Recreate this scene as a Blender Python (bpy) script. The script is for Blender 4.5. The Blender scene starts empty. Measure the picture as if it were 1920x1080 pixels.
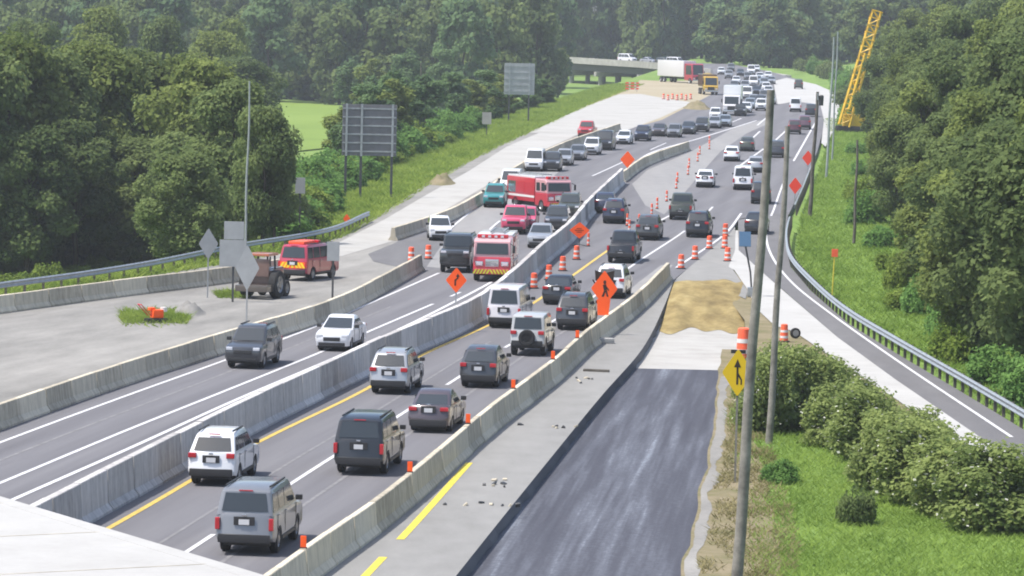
import bpy, bmesh, math, random
import numpy as np
from mathutils import Vector, Matrix, noise

random.seed(7)
rng = np.random.default_rng(11)
S = bpy.context.scene
C = S.collection
R = math.radians

# ------------------------------------------------------------------ camera
FPX, CAMH, V0, ROLL = 8000.0, 16.0, -20.0, R(1.3)
PITCH = math.atan((540.0 - V0) / FPX)
cam_d = bpy.data.cameras.new('camera')
cam = bpy.data.objects.new('camera', cam_d)
C.objects.link(cam)
S.camera = cam
cam_d.sensor_width = 36.0
cam_d.lens = FPX / 1920.0 * 36.0
cam_d.clip_start = 1.0
cam_d.clip_end = 9000.0
CAM_M = Matrix.Rotation(math.pi / 2 - PITCH, 3, 'X') @ Matrix.Rotation(ROLL, 3, 'Z')
cam.matrix_world = Matrix.Translation((0, 0, CAMH)) @ CAM_M.to_4x4()

# ------------------------------------------------------------------ sky, sun, exposure
SUN_EL, SUN_AZ = R(63), R(-110)          # azimuth from +Y (view direction), negative = to the left
world = bpy.data.worlds.new('World')
S.world = world
world.use_nodes = True
wn = world.node_tree
wn.nodes.clear()
sky = wn.nodes.new('ShaderNodeTexSky')
sky.sky_type = 'NISHITA'
sky.sun_disc = False
sky.sun_elevation = SUN_EL
sky.sun_rotation = SUN_AZ
sky.air_density = 1.0
sky.dust_density = 2.5
sky.ozone_density = 1.0
bg = wn.nodes.new('ShaderNodeBackground')
bg.inputs[1].default_value = 0.15
wo = wn.nodes.new('ShaderNodeOutputWorld')
wn.links.new(sky.outputs[0], bg.inputs[0])
wn.links.new(bg.outputs[0], wo.inputs[0])
sun_d = bpy.data.lights.new('sun', 'SUN')
sun_d.energy = 3.6
sun_d.angle = R(0.6)
sun_d.color = (1.0, 0.955, 0.89)
sun = bpy.data.objects.new('sun', sun_d)
C.objects.link(sun)
sun_dir = Vector((math.sin(SUN_AZ) * math.cos(SUN_EL), math.cos(SUN_AZ) * math.cos(SUN_EL), math.sin(SUN_EL)))
sun.rotation_euler = sun_dir.to_track_quat('Z', 'Y').to_euler()
sun.location = (-60, 100, 120)
S.view_settings.view_transform = 'Standard'
S.view_settings.look = 'None'
S.view_settings.gamma = 1.0
S.view_settings.exposure = 0.72
S.view_settings.use_curve_mapping = False
cy = S.cycles
cy.use_denoising = True
cy.filter_width = 1.9
cy.max_bounces = 6
cy.diffuse_bounces = 3
cy.glossy_bounces = 3
cy.transmission_bounces = 3
cy.transparent_max_bounces = 6
cy.volume_bounces = 0
cy.caustics_reflective = False
cy.caustics_refractive = False

# ------------------------------------------------------------------ layout helpers
def ray(u, v):
    return CAM_M @ Vector(((u - 960.0) / FPX, -(v - 540.0) / FPX, -1.0))

def G(u, v, z=0.0):
    """point of the horizontal plane z seen at photograph pixel u, v"""
    d = ray(u, v)
    t = (z - CAMH) / d.z
    return Vector((d.x * t, d.y * t, z))

def ppm(p):
    """photograph pixels per metre at a point"""
    return FPX / ((p - Vector((0, 0, CAMH))).dot(CAM_M @ Vector((0, 0, -1))))

class Curve:
    """a smooth line on the ground, x as a function of the distance y"""
    def __init__(self, px, z=0.0):
        pts = sorted([(G(u, v, z).y, G(u, v, z).x) for u, v in px])
        self.y = np.array([p[0] for p in pts]); self.x = np.array([p[1] for p in pts])
        h = np.diff(self.y); s = np.diff(self.x) / h
        m = np.empty(len(self.y)); m[0], m[-1] = s[0], s[-1]
        m[1:-1] = (s[:-1] * h[1:] + s[1:] * h[:-1]) / (h[1:] + h[:-1])
        self.m = m
    def at(self, y):
        Y, X, M = self.y, self.x, self.m
        if y <= Y[0]: return X[0] + (y - Y[0]) * M[0]
        if y >= Y[-1]: return X[-1] + (y - Y[-1]) * M[-1]
        i = int(np.searchsorted(Y, y) - 1); h = Y[i + 1] - Y[i]; t = (y - Y[i]) / h
        return ((2*t**3 - 3*t*t + 1) * X[i] + (t**3 - 2*t*t + t) * h * M[i]
                + (-2*t**3 + 3*t*t) * X[i + 1] + (t**3 - t*t) * h * M[i + 1])
    def slope(self, y):
        return (self.at(y + .5) - self.at(y - .5))
    def heading(self, y):
        return math.atan2(1.0, self.slope(y))          # angle of the forward direction from +X
    def pts(self, y0, y1, step):
        """points spaced evenly along the line"""
        out = []; y = y0
        while y < y1:
            out.append((self.at(y), y)); y += step / math.sqrt(1 + self.slope(y) ** 2)
        out.append((self.at(y1), y1))
        return out
    def off(self, d):
        """the same line moved d metres to its right"""
        c = Curve.__new__(Curve)
        c.y = self.y; c.x = self.x + d * np.sqrt(1 + self.m ** 2); c.m = self.m
        return c

def VY(v, u=960):
    return G(u, v).y

# ------------------------------------------------------------------ materials
def srgb(r, g, b, k=1.0):
    f = lambda c: (c / 12.92 if c <= .04045 else ((c + .055) / 1.055) ** 2.4)
    return tuple(f(c / 255.0) * k for c in (r, g, b))

def new_mat(name):
    m = bpy.data.materials.new(name); m.use_nodes = True
    nt = m.node_tree; b = nt.nodes['Principled BSDF']
    return m, nt, b

def setp(b, rough=.8, metal=0., spec=.3, coat=0.):
    b.inputs['Roughness'].default_value = rough
    b.inputs['Metallic'].default_value = metal
    b.inputs['Specular IOR Level'].default_value = spec
    b.inputs['Coat Weight'].default_value = coat
    b.inputs['Coat Roughness'].default_value = .08

def flat(name, col, rough=.6, metal=0., spec=.4, coat=0., vary=.0, scale=3.0, obj=True):
    m, nt, b = new_mat(name); setp(b, rough, metal, spec, coat)
    b.inputs['Base Color'].default_value = (*col, 1)
    if vary:
        tc = nt.nodes.new('ShaderNodeTexCoord'); nz = nt.nodes.new('ShaderNodeTexNoise')
        nz.inputs['Scale'].default_value = scale; nz.inputs['Detail'].default_value = 6; nz.inputs['Roughness'].default_value = .65
        nt.links.new(tc.outputs['Object'], nz.inputs['Vector'])
        rp = nt.nodes.new('ShaderNodeValToRGB')
        rp.color_ramp.elements[0].position = .3; rp.color_ramp.elements[1].position = .7
        rp.color_ramp.elements[0].color = (*[c * (1 - vary) for c in col], 1)
        rp.color_ramp.elements[1].color = (*[min(1, c * (1 + vary)) for c in col], 1)
        nt.links.new(nz.outputs['Fac'], rp.inputs['Fac']); nt.links.new(rp.outputs['Color'], b.inputs['Base Color'])
    return m

def ground_mat(name, stops, scales=(.05, .6, 8.0), rough=.95, bump=.15, stretch=None, spec=.15, weights=(.45, .35, .20), rot=0.0, tracks=0.0):
    """layered noise in world space mapped through a colour ramp; stretch draws it out along the road"""
    m, nt, b = new_mat(name); setp(b, rough, 0, spec)
    N = nt.nodes.new; L = nt.links.new
    geo = N('ShaderNodeNewGeometry'); mp = N('ShaderNodeMapping'); mp.vector_type = 'POINT'
    mp.inputs['Rotation'].default_value = (0, 0, rot)
    L(geo.outputs['Position'], mp.inputs['Vector'])
    acc = None
    for i, (s, w) in enumerate(zip(scales, weights)):
        nz = N('ShaderNodeTexNoise'); nz.inputs['Scale'].default_value = s; nz.inputs['Detail'].default_value = 5
        nz.inputs['Roughness'].default_value = .6
        if stretch and i < len(stretch):
            m2 = N('ShaderNodeMapping'); m2.inputs['Scale'].default_value = (1, stretch[i], 1)
            L(mp.outputs['Vector'], m2.inputs['Vector']); L(m2.outputs['Vector'], nz.inputs['Vector'])
        else:
            L(mp.outputs['Vector'], nz.inputs['Vector'])
        mu = N('ShaderNodeMath'); mu.operation = 'MULTIPLY'; mu.inputs[1].default_value = w
        L(nz.outputs['Fac'], mu.inputs[0])
        if acc is None: acc = mu
        else:
            ad = N('ShaderNodeMath'); ad.operation = 'ADD'; L(acc.outputs[0], ad.inputs[0]); L(mu.outputs[0], ad.inputs[1]); acc = ad
    if tracks:
        at = N('ShaderNodeAttribute'); at.attribute_name = 'lat'
        m1 = N('ShaderNodeMath'); m1.operation = 'MULTIPLY'; m1.inputs[1].default_value = 2 * math.pi / 1.95; L(at.outputs['Fac'], m1.inputs[0])
        m2 = N('ShaderNodeMath'); m2.operation = 'COSINE'; L(m1.outputs[0], m2.inputs[0])
        m3 = N('ShaderNodeMath'); m3.operation = 'MULTIPLY_ADD'; m3.inputs[1].default_value = tracks; L(m2.outputs[0], m3.inputs[0]); L(acc.outputs[0], m3.inputs[2]); acc = m3
    rp = N('ShaderNodeValToRGB'); cr = rp.color_ramp
    while len(cr.elements) < len(stops): cr.elements.new(.5)
    for e, (p, c) in zip(cr.elements, stops): e.position = p; e.color = (*c, 1)
    L(acc.outputs[0], rp.inputs['Fac']); L(rp.outputs['Color'], b.inputs['Base Color'])
    if bump:
        nb = N('ShaderNodeTexNoise'); nb.inputs['Scale'].default_value = scales[-1] * 2; nb.inputs['Detail'].default_value = 4
        L(geo.outputs['Position'], nb.inputs['Vector'])
        bp = N('ShaderNodeBump'); bp.inputs['Strength'].default_value = bump; bp.inputs['Distance'].default_value = .05
        L(nb.outputs['Fac'], bp.inputs['Height']); L(bp.outputs['Normal'], b.inputs['Normal'])
    return m

def leaf_mat(name, dark, light, trans=.3):
    m = bpy.data.materials.new(name); m.use_nodes = True; nt = m.node_tree; nt.nodes.clear()
    N = nt.nodes.new; L = nt.links.new
    at = N('ShaderNodeAttribute'); at.attribute_name = 'tint'
    oi = N('ShaderNodeObjectInfo')
    ad = N('ShaderNodeMath'); ad.operation = 'MULTIPLY_ADD'; ad.inputs[1].default_value = .35
    L(oi.outputs['Random'], ad.inputs[0])
    mu = N('ShaderNodeMath'); mu.operation = 'MULTIPLY'; mu.inputs[1].default_value = .75
    L(at.outputs['Fac'], mu.inputs[0]); L(mu.outputs[0], ad.inputs[2])
    rp = N('ShaderNodeValToRGB')
    rp.color_ramp.elements[0].color = (*dark, 1); rp.color_ramp.elements[1].color = (*light, 1)
    L(ad.outputs[0], rp.inputs['Fac'])
    df = N('ShaderNodeBsdfDiffuse'); tr = N('ShaderNodeBsdfTranslucent'); mx = N('ShaderNodeMixShader')
    mx.inputs[0].default_value = trans
    L(rp.outputs['Color'], df.inputs['Color']); L(rp.outputs['Color'], tr.inputs['Color'])
    L(df.outputs[0], mx.inputs[1]); L(tr.outputs[0], mx.inputs[2])
    o = N('ShaderNodeOutputMaterial'); L(mx.outputs[0], o.inputs['Surface'])
    return m

M = {}
M['asphalt'] = ground_mat('asphalt', [(.30, (.108, .106, .114)), (.48, (.135, .133, .142)), (.66, (.162, .160, .168))],
                          scales=(.8, 2.6, 14.0), stretch=(.02, .04), weights=(.45, .3, .25), bump=.1, rough=.85, rot=R(8), tracks=.05)
M['asphalt_pale'] = ground_mat('asphalt_pale', [(.3, (.19, .188, .19)), (.5, (.235, .232, .23)), (.7, (.27, .267, .262))],
                               scales=(.3, 1.2, 12.0), stretch=(.06, .3), bump=.1)
M['asphalt_ramp'] = ground_mat('asphalt_ramp', [(.3, (.105, .104, .108)), (.5, (.135, .133, .137)), (.7, (.17, .168, .17))],
                               scales=(.3, 1.0, 12.0), stretch=(.06, .3), bump=.1)
M['asphalt_new'] = ground_mat('asphalt_new', [(.36, (.046, .046, .058)), (.48, (.064, .066, .080)), (.56, (.098, .104, .124)), (.66, (.235, .26, .30))],
                              scales=(.9, 2.4, 7.0), stretch=(.022, .03), weights=(.42, .38, .20), bump=.12, rough=.75, rot=R(4.5))
M['shoulder'] = ground_mat('shoulder', [(.28, (.165, .162, .154)), (.48, (.215, .213, .205)), (.7, (.265, .262, .252))],
                           scales=(.25, 1.1, 10.0), stretch=(.1, .5), bump=.12)
M['dust'] = ground_mat('dust', [(.30, (.115, .112, .104)), (.44, (.185, .180, .168)), (.58, (.255, .247, .230)), (.72, (.33, .322, .300))],
                       scales=(.22, .8, 5.0), stretch=(.12, .25), bump=.25, rot=R(12))
M['gravel_white'] = ground_mat('gravel_white', [(.3, (.26, .25, .228)), (.5, (.35, .343, .325)), (.7, (.40, .395, .378))],
                               scales=(.15, .8, 9.0), bump=.2)
M['concrete_white'] = ground_mat('concrete_white', [(.3, (.31, .305, .292)), (.55, (.385, .382, .37)), (.75, (.42, .417, .405))],
                                 scales=(.12, .8, 9.0), bump=.08)
M['dirt'] = ground_mat('dirt', [(.34, (.12, .088, .040)), (.46, (.20, .152, .066)), (.55, (.275, .215, .095)), (.66, (.37, .31, .16))],
                       scales=(.5, 1.6, 5.0), stretch=(.2, .3), bump=.5)
M['dirt_verge'] = ground_mat('dirt_verge', [(.32, (.10, .115, .045)), (.45, (.165, .145, .08)), (.58, (.215, .18, .115)), (.72, (.27, .235, .16))],
                             scales=(.3, 1.2, 6.0), bump=.4)
M['dirt_pale'] = ground_mat('dirt_pale', [(.3, (.24, .20, .13)), (.5, (.31, .27, .19)), (.7, (.36, .32, .24))], scales=(.05, .3, 4.0), bump=.3)
M['grass_ground'] = ground_mat('grass_ground', [(.30, (.085, .140, .038)), (.45, (.125, .200, .045)), (.58, (.165, .245, .060)), (.72, (.20, .26, .075))],
                               scales=(.08, .45, 5.0), bump=.5)
M['field'] = ground_mat('field', [(.3, (.12, .18, .035)), (.5, (.155, .225, .045)), (.7, (.18, .25, .055))], scales=(.02, .1, 2.0), bump=.1)
def stained(name, col):
    m, nt, b = new_mat(name); setp(b, .9, 0, .2); N = nt.nodes.new; L = nt.links.new
    tc = N('ShaderNodeTexCoord'); oi = N('ShaderNodeObjectInfo'); ad = N('ShaderNodeVectorMath'); ad.operation = 'ADD'
    L(tc.outputs['Object'], ad.inputs[0]); L(oi.outputs['Location'], ad.inputs[1])
    mp = N('ShaderNodeMapping'); mp.inputs['Scale'].default_value = (2, 3.2, .35); L(ad.outputs[0], mp.inputs['Vector'])
    n1 = N('ShaderNodeTexNoise'); n1.inputs['Scale'].default_value = 1.4; n1.inputs['Detail'].default_value = 5; L(mp.outputs[0], n1.inputs['Vector'])
    n2 = N('ShaderNodeTexNoise'); n2.inputs['Scale'].default_value = 3.5; n2.inputs['Detail'].default_value = 6; L(ad.outputs[0], n2.inputs['Vector'])
    a = N('ShaderNodeMath'); a.operation = 'MULTIPLY_ADD'; a.inputs[1].default_value = .55; L(n1.outputs['Fac'], a.inputs[0])
    a2 = N('ShaderNodeMath'); a2.operation = 'MULTIPLY'; a2.inputs[1].default_value = .25; L(n2.outputs['Fac'], a2.inputs[0]); L(a2.outputs[0], a.inputs[2])
    a3 = N('ShaderNodeMath'); a3.operation = 'MULTIPLY_ADD'; a3.inputs[1].default_value = .30; L(oi.outputs['Random'], a3.inputs[0]); L(a.outputs[0], a3.inputs[2])
    rp = N('ShaderNodeValToRGB'); rp.color_ramp.elements[0].position = .34; rp.color_ramp.elements[1].position = .74
    rp.color_ramp.elements[0].color = (*[c * .55 for c in col], 1); rp.color_ramp.elements[1].color = (*[c * 1.12 for c in col], 1)
    L(a3.outputs[0], rp.inputs['Fac']); L(rp.outputs[0], b.inputs['Base Color'])
    return m
M['concrete'] = stained('concrete', (.55, .495, .385))
M['concrete_grey'] = stained('concrete_grey', (.54, .52, .505))
M['concrete_pale'] = flat('concrete_pale', (.33, .32, .30), .9, 0, .2, vary=.2, scale=.6)
M['white_paint'] = flat('white_paint', (.52, .52, .53), .7, 0, .3, vary=.18, scale=2.5)
M['yellow_paint'] = flat('yellow_paint', (.50, .36, .085), .7, 0, .3, vary=.25, scale=2.5)
M['yellow_bright'] = flat('yellow_bright', (.56, .46, .06), .7, 0, .3, vary=.2, scale=2.5)
M['galv'] = flat('galvanised', (.36, .38, .39), .42, .55, .5, vary=.2, scale=3)
M['sign_back'] = flat('sign_back', (.34, .35, .355), .5, .35, .4, vary=.12, scale=1.5)
M['sign_back_dark'] = flat('sign_back_dark', (.17, .168, .178), .55, .3, .4, vary=.12, scale=1.5)
M['steel_dark'] = flat('steel_dark', (.07, .072, .075), .5, .3, .4)
M['wood'] = flat('pole_wood', (.20, .19, .165), .9, 0, .2, vary=.45, scale=2.2)
M['wood_dark'] = flat('pole_wood_dark', (.11, .10, .085), .9, 0, .2, vary=.4, scale=2.2)
M['pole_metal'] = flat('pole_metal', (.30, .33, .32), .5, .3, .4, vary=.15, scale=2)
M['orange'] = flat('orange_plastic', (.80, .12, .05), .5, 0, .4, vary=.12, scale=6)
M['orange_sign'] = flat('orange_sign', (.95, .105, .008), .45, 0, .4)
M['red_sign'] = flat('red_orange_sign', (.82, .06, .03), .45, 0, .4)
M['yellow_sign'] = flat('yellow_sign', (.66, .44, .006), .45, 0, .4)
M['white_refl'] = flat('white_reflective', (.62, .60, .58), .4, 0, .4)
M['black'] = flat('black_rubber', (.022, .022, .024), .75, 0, .3)
M['glyph'] = flat('sign_black', (.03, .018, .012), .6, 0, .3)
M['glass'] = flat('car_glass', (.035, .042, .048), .06, 0, .5)
M['tyre'] = flat('tyre', (.025, .025, .026), .85, 0, .25)
M['rim'] = flat('rim', (.32, .32, .33), .35, .7, .5)
M['trim'] = flat('black_trim', (.028, .028, .03), .55, 0, .35)
M['tail'] = flat('tail_light', (.42, .015, .022), .25, 0, .5, .4)
M['head'] = flat('head_light', (.62, .63, .66), .15, .1, .6, .4)
M['plate'] = flat('licence_plate', (.55, .55, .56), .5)
M['chrome'] = flat('chrome', (.55, .56, .58), .18, .9, .6)
M['amber'] = flat('amber_lens', (.75, .25, .02), .3, 0, .5)
M['lime'] = flat('lime_stripe', (.52, .55, .03), .4, 0, .5)
M['chev_yellow'] = flat('chevron_yellow', (.78, .55, .02), .4, 0, .5)
M['red_lens'] = flat('red_lens', (.55, .02, .03), .25, 0, .5)
M['blue_panel'] = flat('solar_panel', (.06, .12, .2), .15, .1, .6)
M['crane_yellow'] = flat('crane_yellow', (.58, .36, .02), .5, 0, .4, vary=.2, scale=1.0)
M['bark'] = flat('bark', (.075, .06, .045), .95, 0, .1, vary=.4, scale=4)
M['leaf_a'] = leaf_mat('leaf_mid', (.072, .108, .032), (.250, .300, .092), .5)
M['leaf_b'] = leaf_mat('leaf_dark', (.068, .105, .042), (.210, .265, .098), .5)
M['leaf_c'] = leaf_mat('leaf_bluish', (.070, .124, .058), (.195, .285, .125), .48)
M['leaf_y'] = leaf_mat('leaf_yellow_green', (.085, .145, .024), (.225, .290, .065), .4)
M['leaf_k'] = leaf_mat('leaf_vine', (.075, .160, .040), (.190, .325, .092), .45)
M['leaf_o'] = leaf_mat('leaf_oleander', (.125, .175, .056), (.30, .36, .125), .5)
M['blossom'] = leaf_mat('blossom_white', (.50, .51, .44), (.70, .70, .62), .35)
M['grass_blade'] = leaf_mat('grass_blade', (.115, .190, .035), (.250, .350, .080), .45)
M['grass_dry'] = leaf_mat('grass_dry', (.15, .14, .06), (.32, .28, .15), .35)
M['weed'] = leaf_mat('weed', (.115, .190, .035), (.270, .340, .075), .45)

_paint = {}
def paint(rgb, metal=.0, rough=.34):
    k = (rgb, metal, rough)
    if k not in _paint:
        _paint[k] = flat('car_paint_%d' % len(_paint), rgb, rough, metal, .5, .7)
    return _paint[k]

# ------------------------------------------------------------------ mesh helpers
class MB:
    """collects shapes and links them as one mesh object"""
    def __init__(self): self.v = []; self.f = []; self.m = []
    def add(self, vs, fs, mi=0):
        o = len(self.v); self.v += [tuple(p) for p in vs]
        self.f += [tuple(i + o for i in f) for f in fs]; self.m += [mi] * len(fs)
        return self
    def box(self, c, s, mi=0, bev=0.0, rot=None):
        hx, hy, hz = s[0] / 2, s[1] / 2, s[2] / 2
        if bev:
            b = min(bev, hx * .9, hy * .9, hz * .9); bm = bmesh.new(); bmesh.ops.create_cube(bm, size=1)
            for p in bm.verts: p.co = (p.co.x * s[0], p.co.y * s[1], p.co.z * s[2])
            bmesh.ops.bevel(bm, geom=bm.edges[:], offset=b, segments=2, profile=.7, affect='EDGES')
            bm.verts.index_update(); vs = [p.co.copy() for p in bm.verts]; fs = [[w.index for w in f.verts] for f in bm.faces]; bm.free()
        else:
            vs = [Vector((x, y, z)) for x in (-hx, hx) for y in (-hy, hy) for z in (-hz, hz)]
            fs = [(0, 1, 3, 2), (4, 6, 7, 5), (0, 4, 5, 1), (2, 3, 7, 6), (0, 2, 6, 4), (1, 5, 7, 3)]
        if rot: vs = [rot @ p for p in vs]
        return self.add([p + Vector(c) for p in vs], fs, mi)
    def tube(self, a, b, r0, r1=None, n=10, mi=0, caps=True):
        a, b = Vector(a), Vector(b); r1 = r0 if r1 is None else r1; d = (b - a).normalized()
        q = d.orthogonal().normalized(); w = d.cross(q)
        vs = []
        for p, r in ((a, r0), (b, r1)):
            for k in range(n):
                t = 2 * math.pi * k / n; vs.append(p + q * (r * math.cos(t)) + w * (r * math.sin(t)))
        fs = [(k, (k + 1) % n, n + (k + 1) % n, n + k) for k in range(n)]
        if caps: fs += [tuple(range(n - 1, -1, -1)), tuple(range(n, 2 * n))]
        return self.add(vs, fs, mi)
    def lathe(self, prof, n=16, axis='Z', c=(0, 0, 0), mi=0):
        vs = []; c = Vector(c)
        for r, h in prof:
            for k in range(n):
                t = 2 * math.pi * k / n; a, b = r * math.cos(t), r * math.sin(t)
                vs.append(c + (Vector((a, b, h)) if axis == 'Z' else Vector((a, h, b))))
        fs = []
        for i in range(len(prof) - 1):
            for k in range(n):
                q = (i * n + k, i * n + (k + 1) % n, (i + 1) * n + (k + 1) % n, (i + 1) * n + k)
                fs.append(q if axis == 'Z' else q[::-1])
        return self.add(vs, fs, mi)
    def quad(self, a, b, c, d, mi=0): return self.add([a, b, c, d], [(0, 1, 2, 3)], mi)
    def mesh(self, name, mats, smooth=None):
        me = bpy.data.meshes.new(name); me.from_pydata(self.v, [], self.f)
        for mt in (mats if isinstance(mats, (list, tuple)) else [mats]): me.materials.append(mt)
        if any(self.m): me.polygons.foreach_set('material_index', self.m)
        me.validate()
        bm = bmesh.new(); bm.from_mesh(me); bmesh.ops.recalc_face_normals(bm, faces=bm.faces[:]); bm.to_mesh(me); bm.free()
        if smooth is not None:
            me.shade_smooth(); me.set_sharp_from_angle(angle=R(smooth))
        return me
    def build(self, name, mats, parent=None, smooth=None):
        return link(name, self.mesh(name, mats, smooth), parent)

def link(name, me, parent=None):
    o = bpy.data.objects.new(name, me); C.objects.link(o)
    if parent is not None: o.parent = parent
    return o

def tag(o, label=None, cat=None, group=None, kind=None):
    if label: o['label'] = label
    if cat: o['category'] = cat
    if group: o['group'] = group
    if kind: o['kind'] = kind
    return o

def empty(name, loc=(0, 0, 0), rz=0.0, label=None, cat=None, group=None):
    o = bpy.data.objects.new(name, None); o.empty_display_size = .3; C.objects.link(o)
    o.location = loc; o.rotation_euler = (0, 0, rz)
    return tag(o, label, cat, group)

def kids(o): return [c for c in bpy.data.objects if c.parent == o]

def extrude_profile(mb, prof, layers, mi=0):
    """side profile (x, z) carried across the width; layers are (y, function(x, z) -> (x, z, yscale))"""
    n = len(prof); vs = []
    for y, fn in layers:
        for x, z in prof:
            a, b, k = fn(x, z); vs.append((a, y * k, b))
    fs = []
    for i in range(len(layers) - 1):
        for k in range(n):
            fs.append((i * n + k, i * n + (k + 1) % n, (i + 1) * n + (k + 1) % n, (i + 1) * n + k))
    fs += [tuple(range(n - 1, -1, -1)), tuple((len(layers) - 1) * n + k for k in range(n))]
    mb.add(vs, fs, mi)

def polygon(name, px, mat, z=0.0, parent=None, zpix=None):
    zz = z if zpix is None else zpix
    pts = [G(u, v, zz) if not isinstance(u, Vector) else u for u, v in px]
    me = bpy.data.meshes.new(name); me.from_pydata([(p.x, p.y, z) for p in pts], [], [tuple(range(len(pts)))])
    me.materials.append(mat)
    bm = bmesh.new(); bm.from_mesh(me); bmesh.ops.triangulate(bm, faces=bm.faces[:])
    for f in bm.faces:
        if f.normal.z < 0: f.normal_flip()
    bm.to_mesh(me); bm.free()
    return link(name, me, parent)

def ribbon(name, ca, cb, y0, y1, mat, z=0.0, step=3.0, parent=None, skirt=0.0):
    """a sheet between two ground curves"""
    n = max(2, int((y1 - y0) / step)); vs = []; fs = []
    for i in range(n + 1):
        y = y0 + (y1 - y0) * i / n
        a, b = (ca(y) if callable(ca) else ca.at(y)), (cb(y) if callable(cb) else cb.at(y))
        vs += [(a, y, z), (b, y, z)]
        if i: k = 2 * i; fs.append((k - 2, k - 1, k + 1, k))
    if skirt:
        o = len(vs)
        for i in range(n + 1):
            y = vs[2 * i + 1][1]; vs.append((vs[2 * i + 1][0] + .06 + .05 * math.sin(y * 1.7) + .04 * math.sin(y * 4.1), y, z - skirt))
            if i: fs.append((2 * i - 1, o + i - 1, o + i, 2 * i + 1))
    me = bpy.data.meshes.new(name); me.from_pydata(vs, [], fs); me.materials.append(mat)
    return link(name, me, parent)

def line(name, c, y0, y1, w, mat, z, parent, step=2.5):
    return ribbon(name, c.off(-w / 2), c.off(w / 2), y0, y1, mat, z, step, parent)

# ------------------------------------------------------------------ lines of the place (photograph pixels -> ground)
GE = Curve([(-300, 585), (0, 552), (240, 522), (430, 492), (610, 452), (690, 413), (800, 345), (900, 290), (1000, 243), (1100, 198), (1190, 163)])
L1 = Curve([(-300, 625), (0, 588), (240, 555), (430, 531), (575, 508)])
L2 = Curve([(-300, 918), (0, 808), (240, 722), (410, 667), (640, 592), (720, 551), (795, 508)])
L3 = Curve([(737, 454), (840, 418), (905, 383), (960, 338), (1050, 287), (1170, 243)])
W1 = Curve([(-300, 945), (0, 830), (240, 741), (410, 680), (600, 609), (700, 566), (823, 512)])
W1B = Curve([(838, 434), (877, 401), (940, 350), (1000, 316), (1090, 276)])
W2 = Curve([(-300, 1030), (0, 906), (240, 806), (430, 730), (600, 661), (700, 618), (812, 570)])
W2B = Curve([(880, 515), (905, 445), (935, 416), (1010, 372), (1115, 328), (1170, 303), (1290, 250)])
W3 = Curve([(-300, 1085), (0, 948), (240, 842), (440, 751), (600, 683), (760, 612), (850, 567), (930, 524), (1000, 475), (1080, 402), (1130, 353), (1178, 316), (1220, 287), (1313, 259), (1425, 224)])
MED = Curve([(-300, 1245), (0, 1080), (240, 945), (455, 827), (640, 733), (720, 693), (905, 606), (970, 554), (1032, 493), (1070, 460), (1112, 408), (1172, 346)])
MED2 = Curve([(1172, 343), (1215, 312), (1292, 283)])
YL = Curve([(-300, 1260), (0, 1103), (240, 970), (470, 837), (700, 722), (770, 677), (912, 612), (980, 580), (1052, 532), (1150, 463), (1190, 438), (1245, 410)])
DL = Curve([(-100, 1330), (160, 1158), (350, 1035), (535, 914), (622, 858), (735, 788), (850, 714), (955, 647), (1030, 606), (1105, 562), (1165, 513), (1285, 432), (1326, 398), (1370, 350)])
RBASE = Curve([(340, 1290), (600, 1085), (720, 996), (935, 808), (1055, 712), (1110, 660), (1200, 588), (1262, 524)])
SE = Curve([(690, 1290), (855, 1080), (1030, 862), (1130, 740), (1200, 660), (1245, 575), (1264, 524)])
NE = Curve([(1240, 1290), (1285, 1080), (1300, 1005), (1312, 950), (1337, 830), (1346, 760), (1353, 690)], z=-.38)
RAMP_LINE = Curve([(1900, 822), (1680, 675), (1560, 590), (1490, 535), (1448, 482), (1436, 440), (1452, 390), (1470, 340), (1497, 285), (1525, 230)])
RAMP_RAIL = Curve([(1960, 830), (1820, 745), (1680, 662), (1590, 606), (1520, 545), (1482, 500), (1474, 462), (1482, 418), (1505, 360), (1528, 300), (1548, 250)])
CR = Curve([(160, 1158), (350, 1035), (535, 914), (700, 808), (850, 714), (1000, 622), (1130, 540), (1290, 430), (1345, 360), (1400, 290), (1445, 225), (1475, 170)])
CL = Curve([(-300, 980), (0, 868), (240, 772), (430, 704), (600, 635), (820, 541), (930, 470), (1040, 380), (1150, 300), (1290, 245), (1365, 200), (1415, 155), (1430, 128)])
Y_NEAR = 84.0

# ------------------------------------------------------------------ terrain: one sheet out to the horizon
def smooth(t):
    t = max(0.0, min(1.0, t)); return t * t * (3 - 2 * t)

Y_GEEND = VY(163, 1190)
def left_edge(y):
    if y < Y_GEEND: return GE.at(y)
    return GE.at(Y_GEEND) + (y - Y_GEEND) * .085
VALLEY = 5.0
def bank_w(y): return float(np.interp(y, [140, 245, 272, 320, 420, 700], [1.0, 1.3, 2.6, 6.5, 6.5, 4.0]))
def terrain_h(x, y):
    xl = left_edge(y)
    if x < xl + 2:
        h = -.12 - VALLEY * smooth((xl - bank_w(y) - x) / 13.0) * (1 if y < 1600 else 0)
        n = noise.noise(Vector((x * .05, y * .03, 0)))
        return h + .12 * n * smooth((xl - x) / 15)
    xr = RAMP_RAIL.at(y) if y < VY(250, 1548) else RAMP_RAIL.at(VY(250, 1548)) + (y - VY(250, 1548)) * .06
    if x > xr + .6:
        rise = 2.6 * smooth((x - xr - 2.5) / 26.0)
        return -.10 + rise * smooth((y - 150) / 60) + .25 * noise.noise(Vector((x * .12, y * .06, 3))) * smooth((x - xr - 1) / 4)
    return -.42
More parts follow.
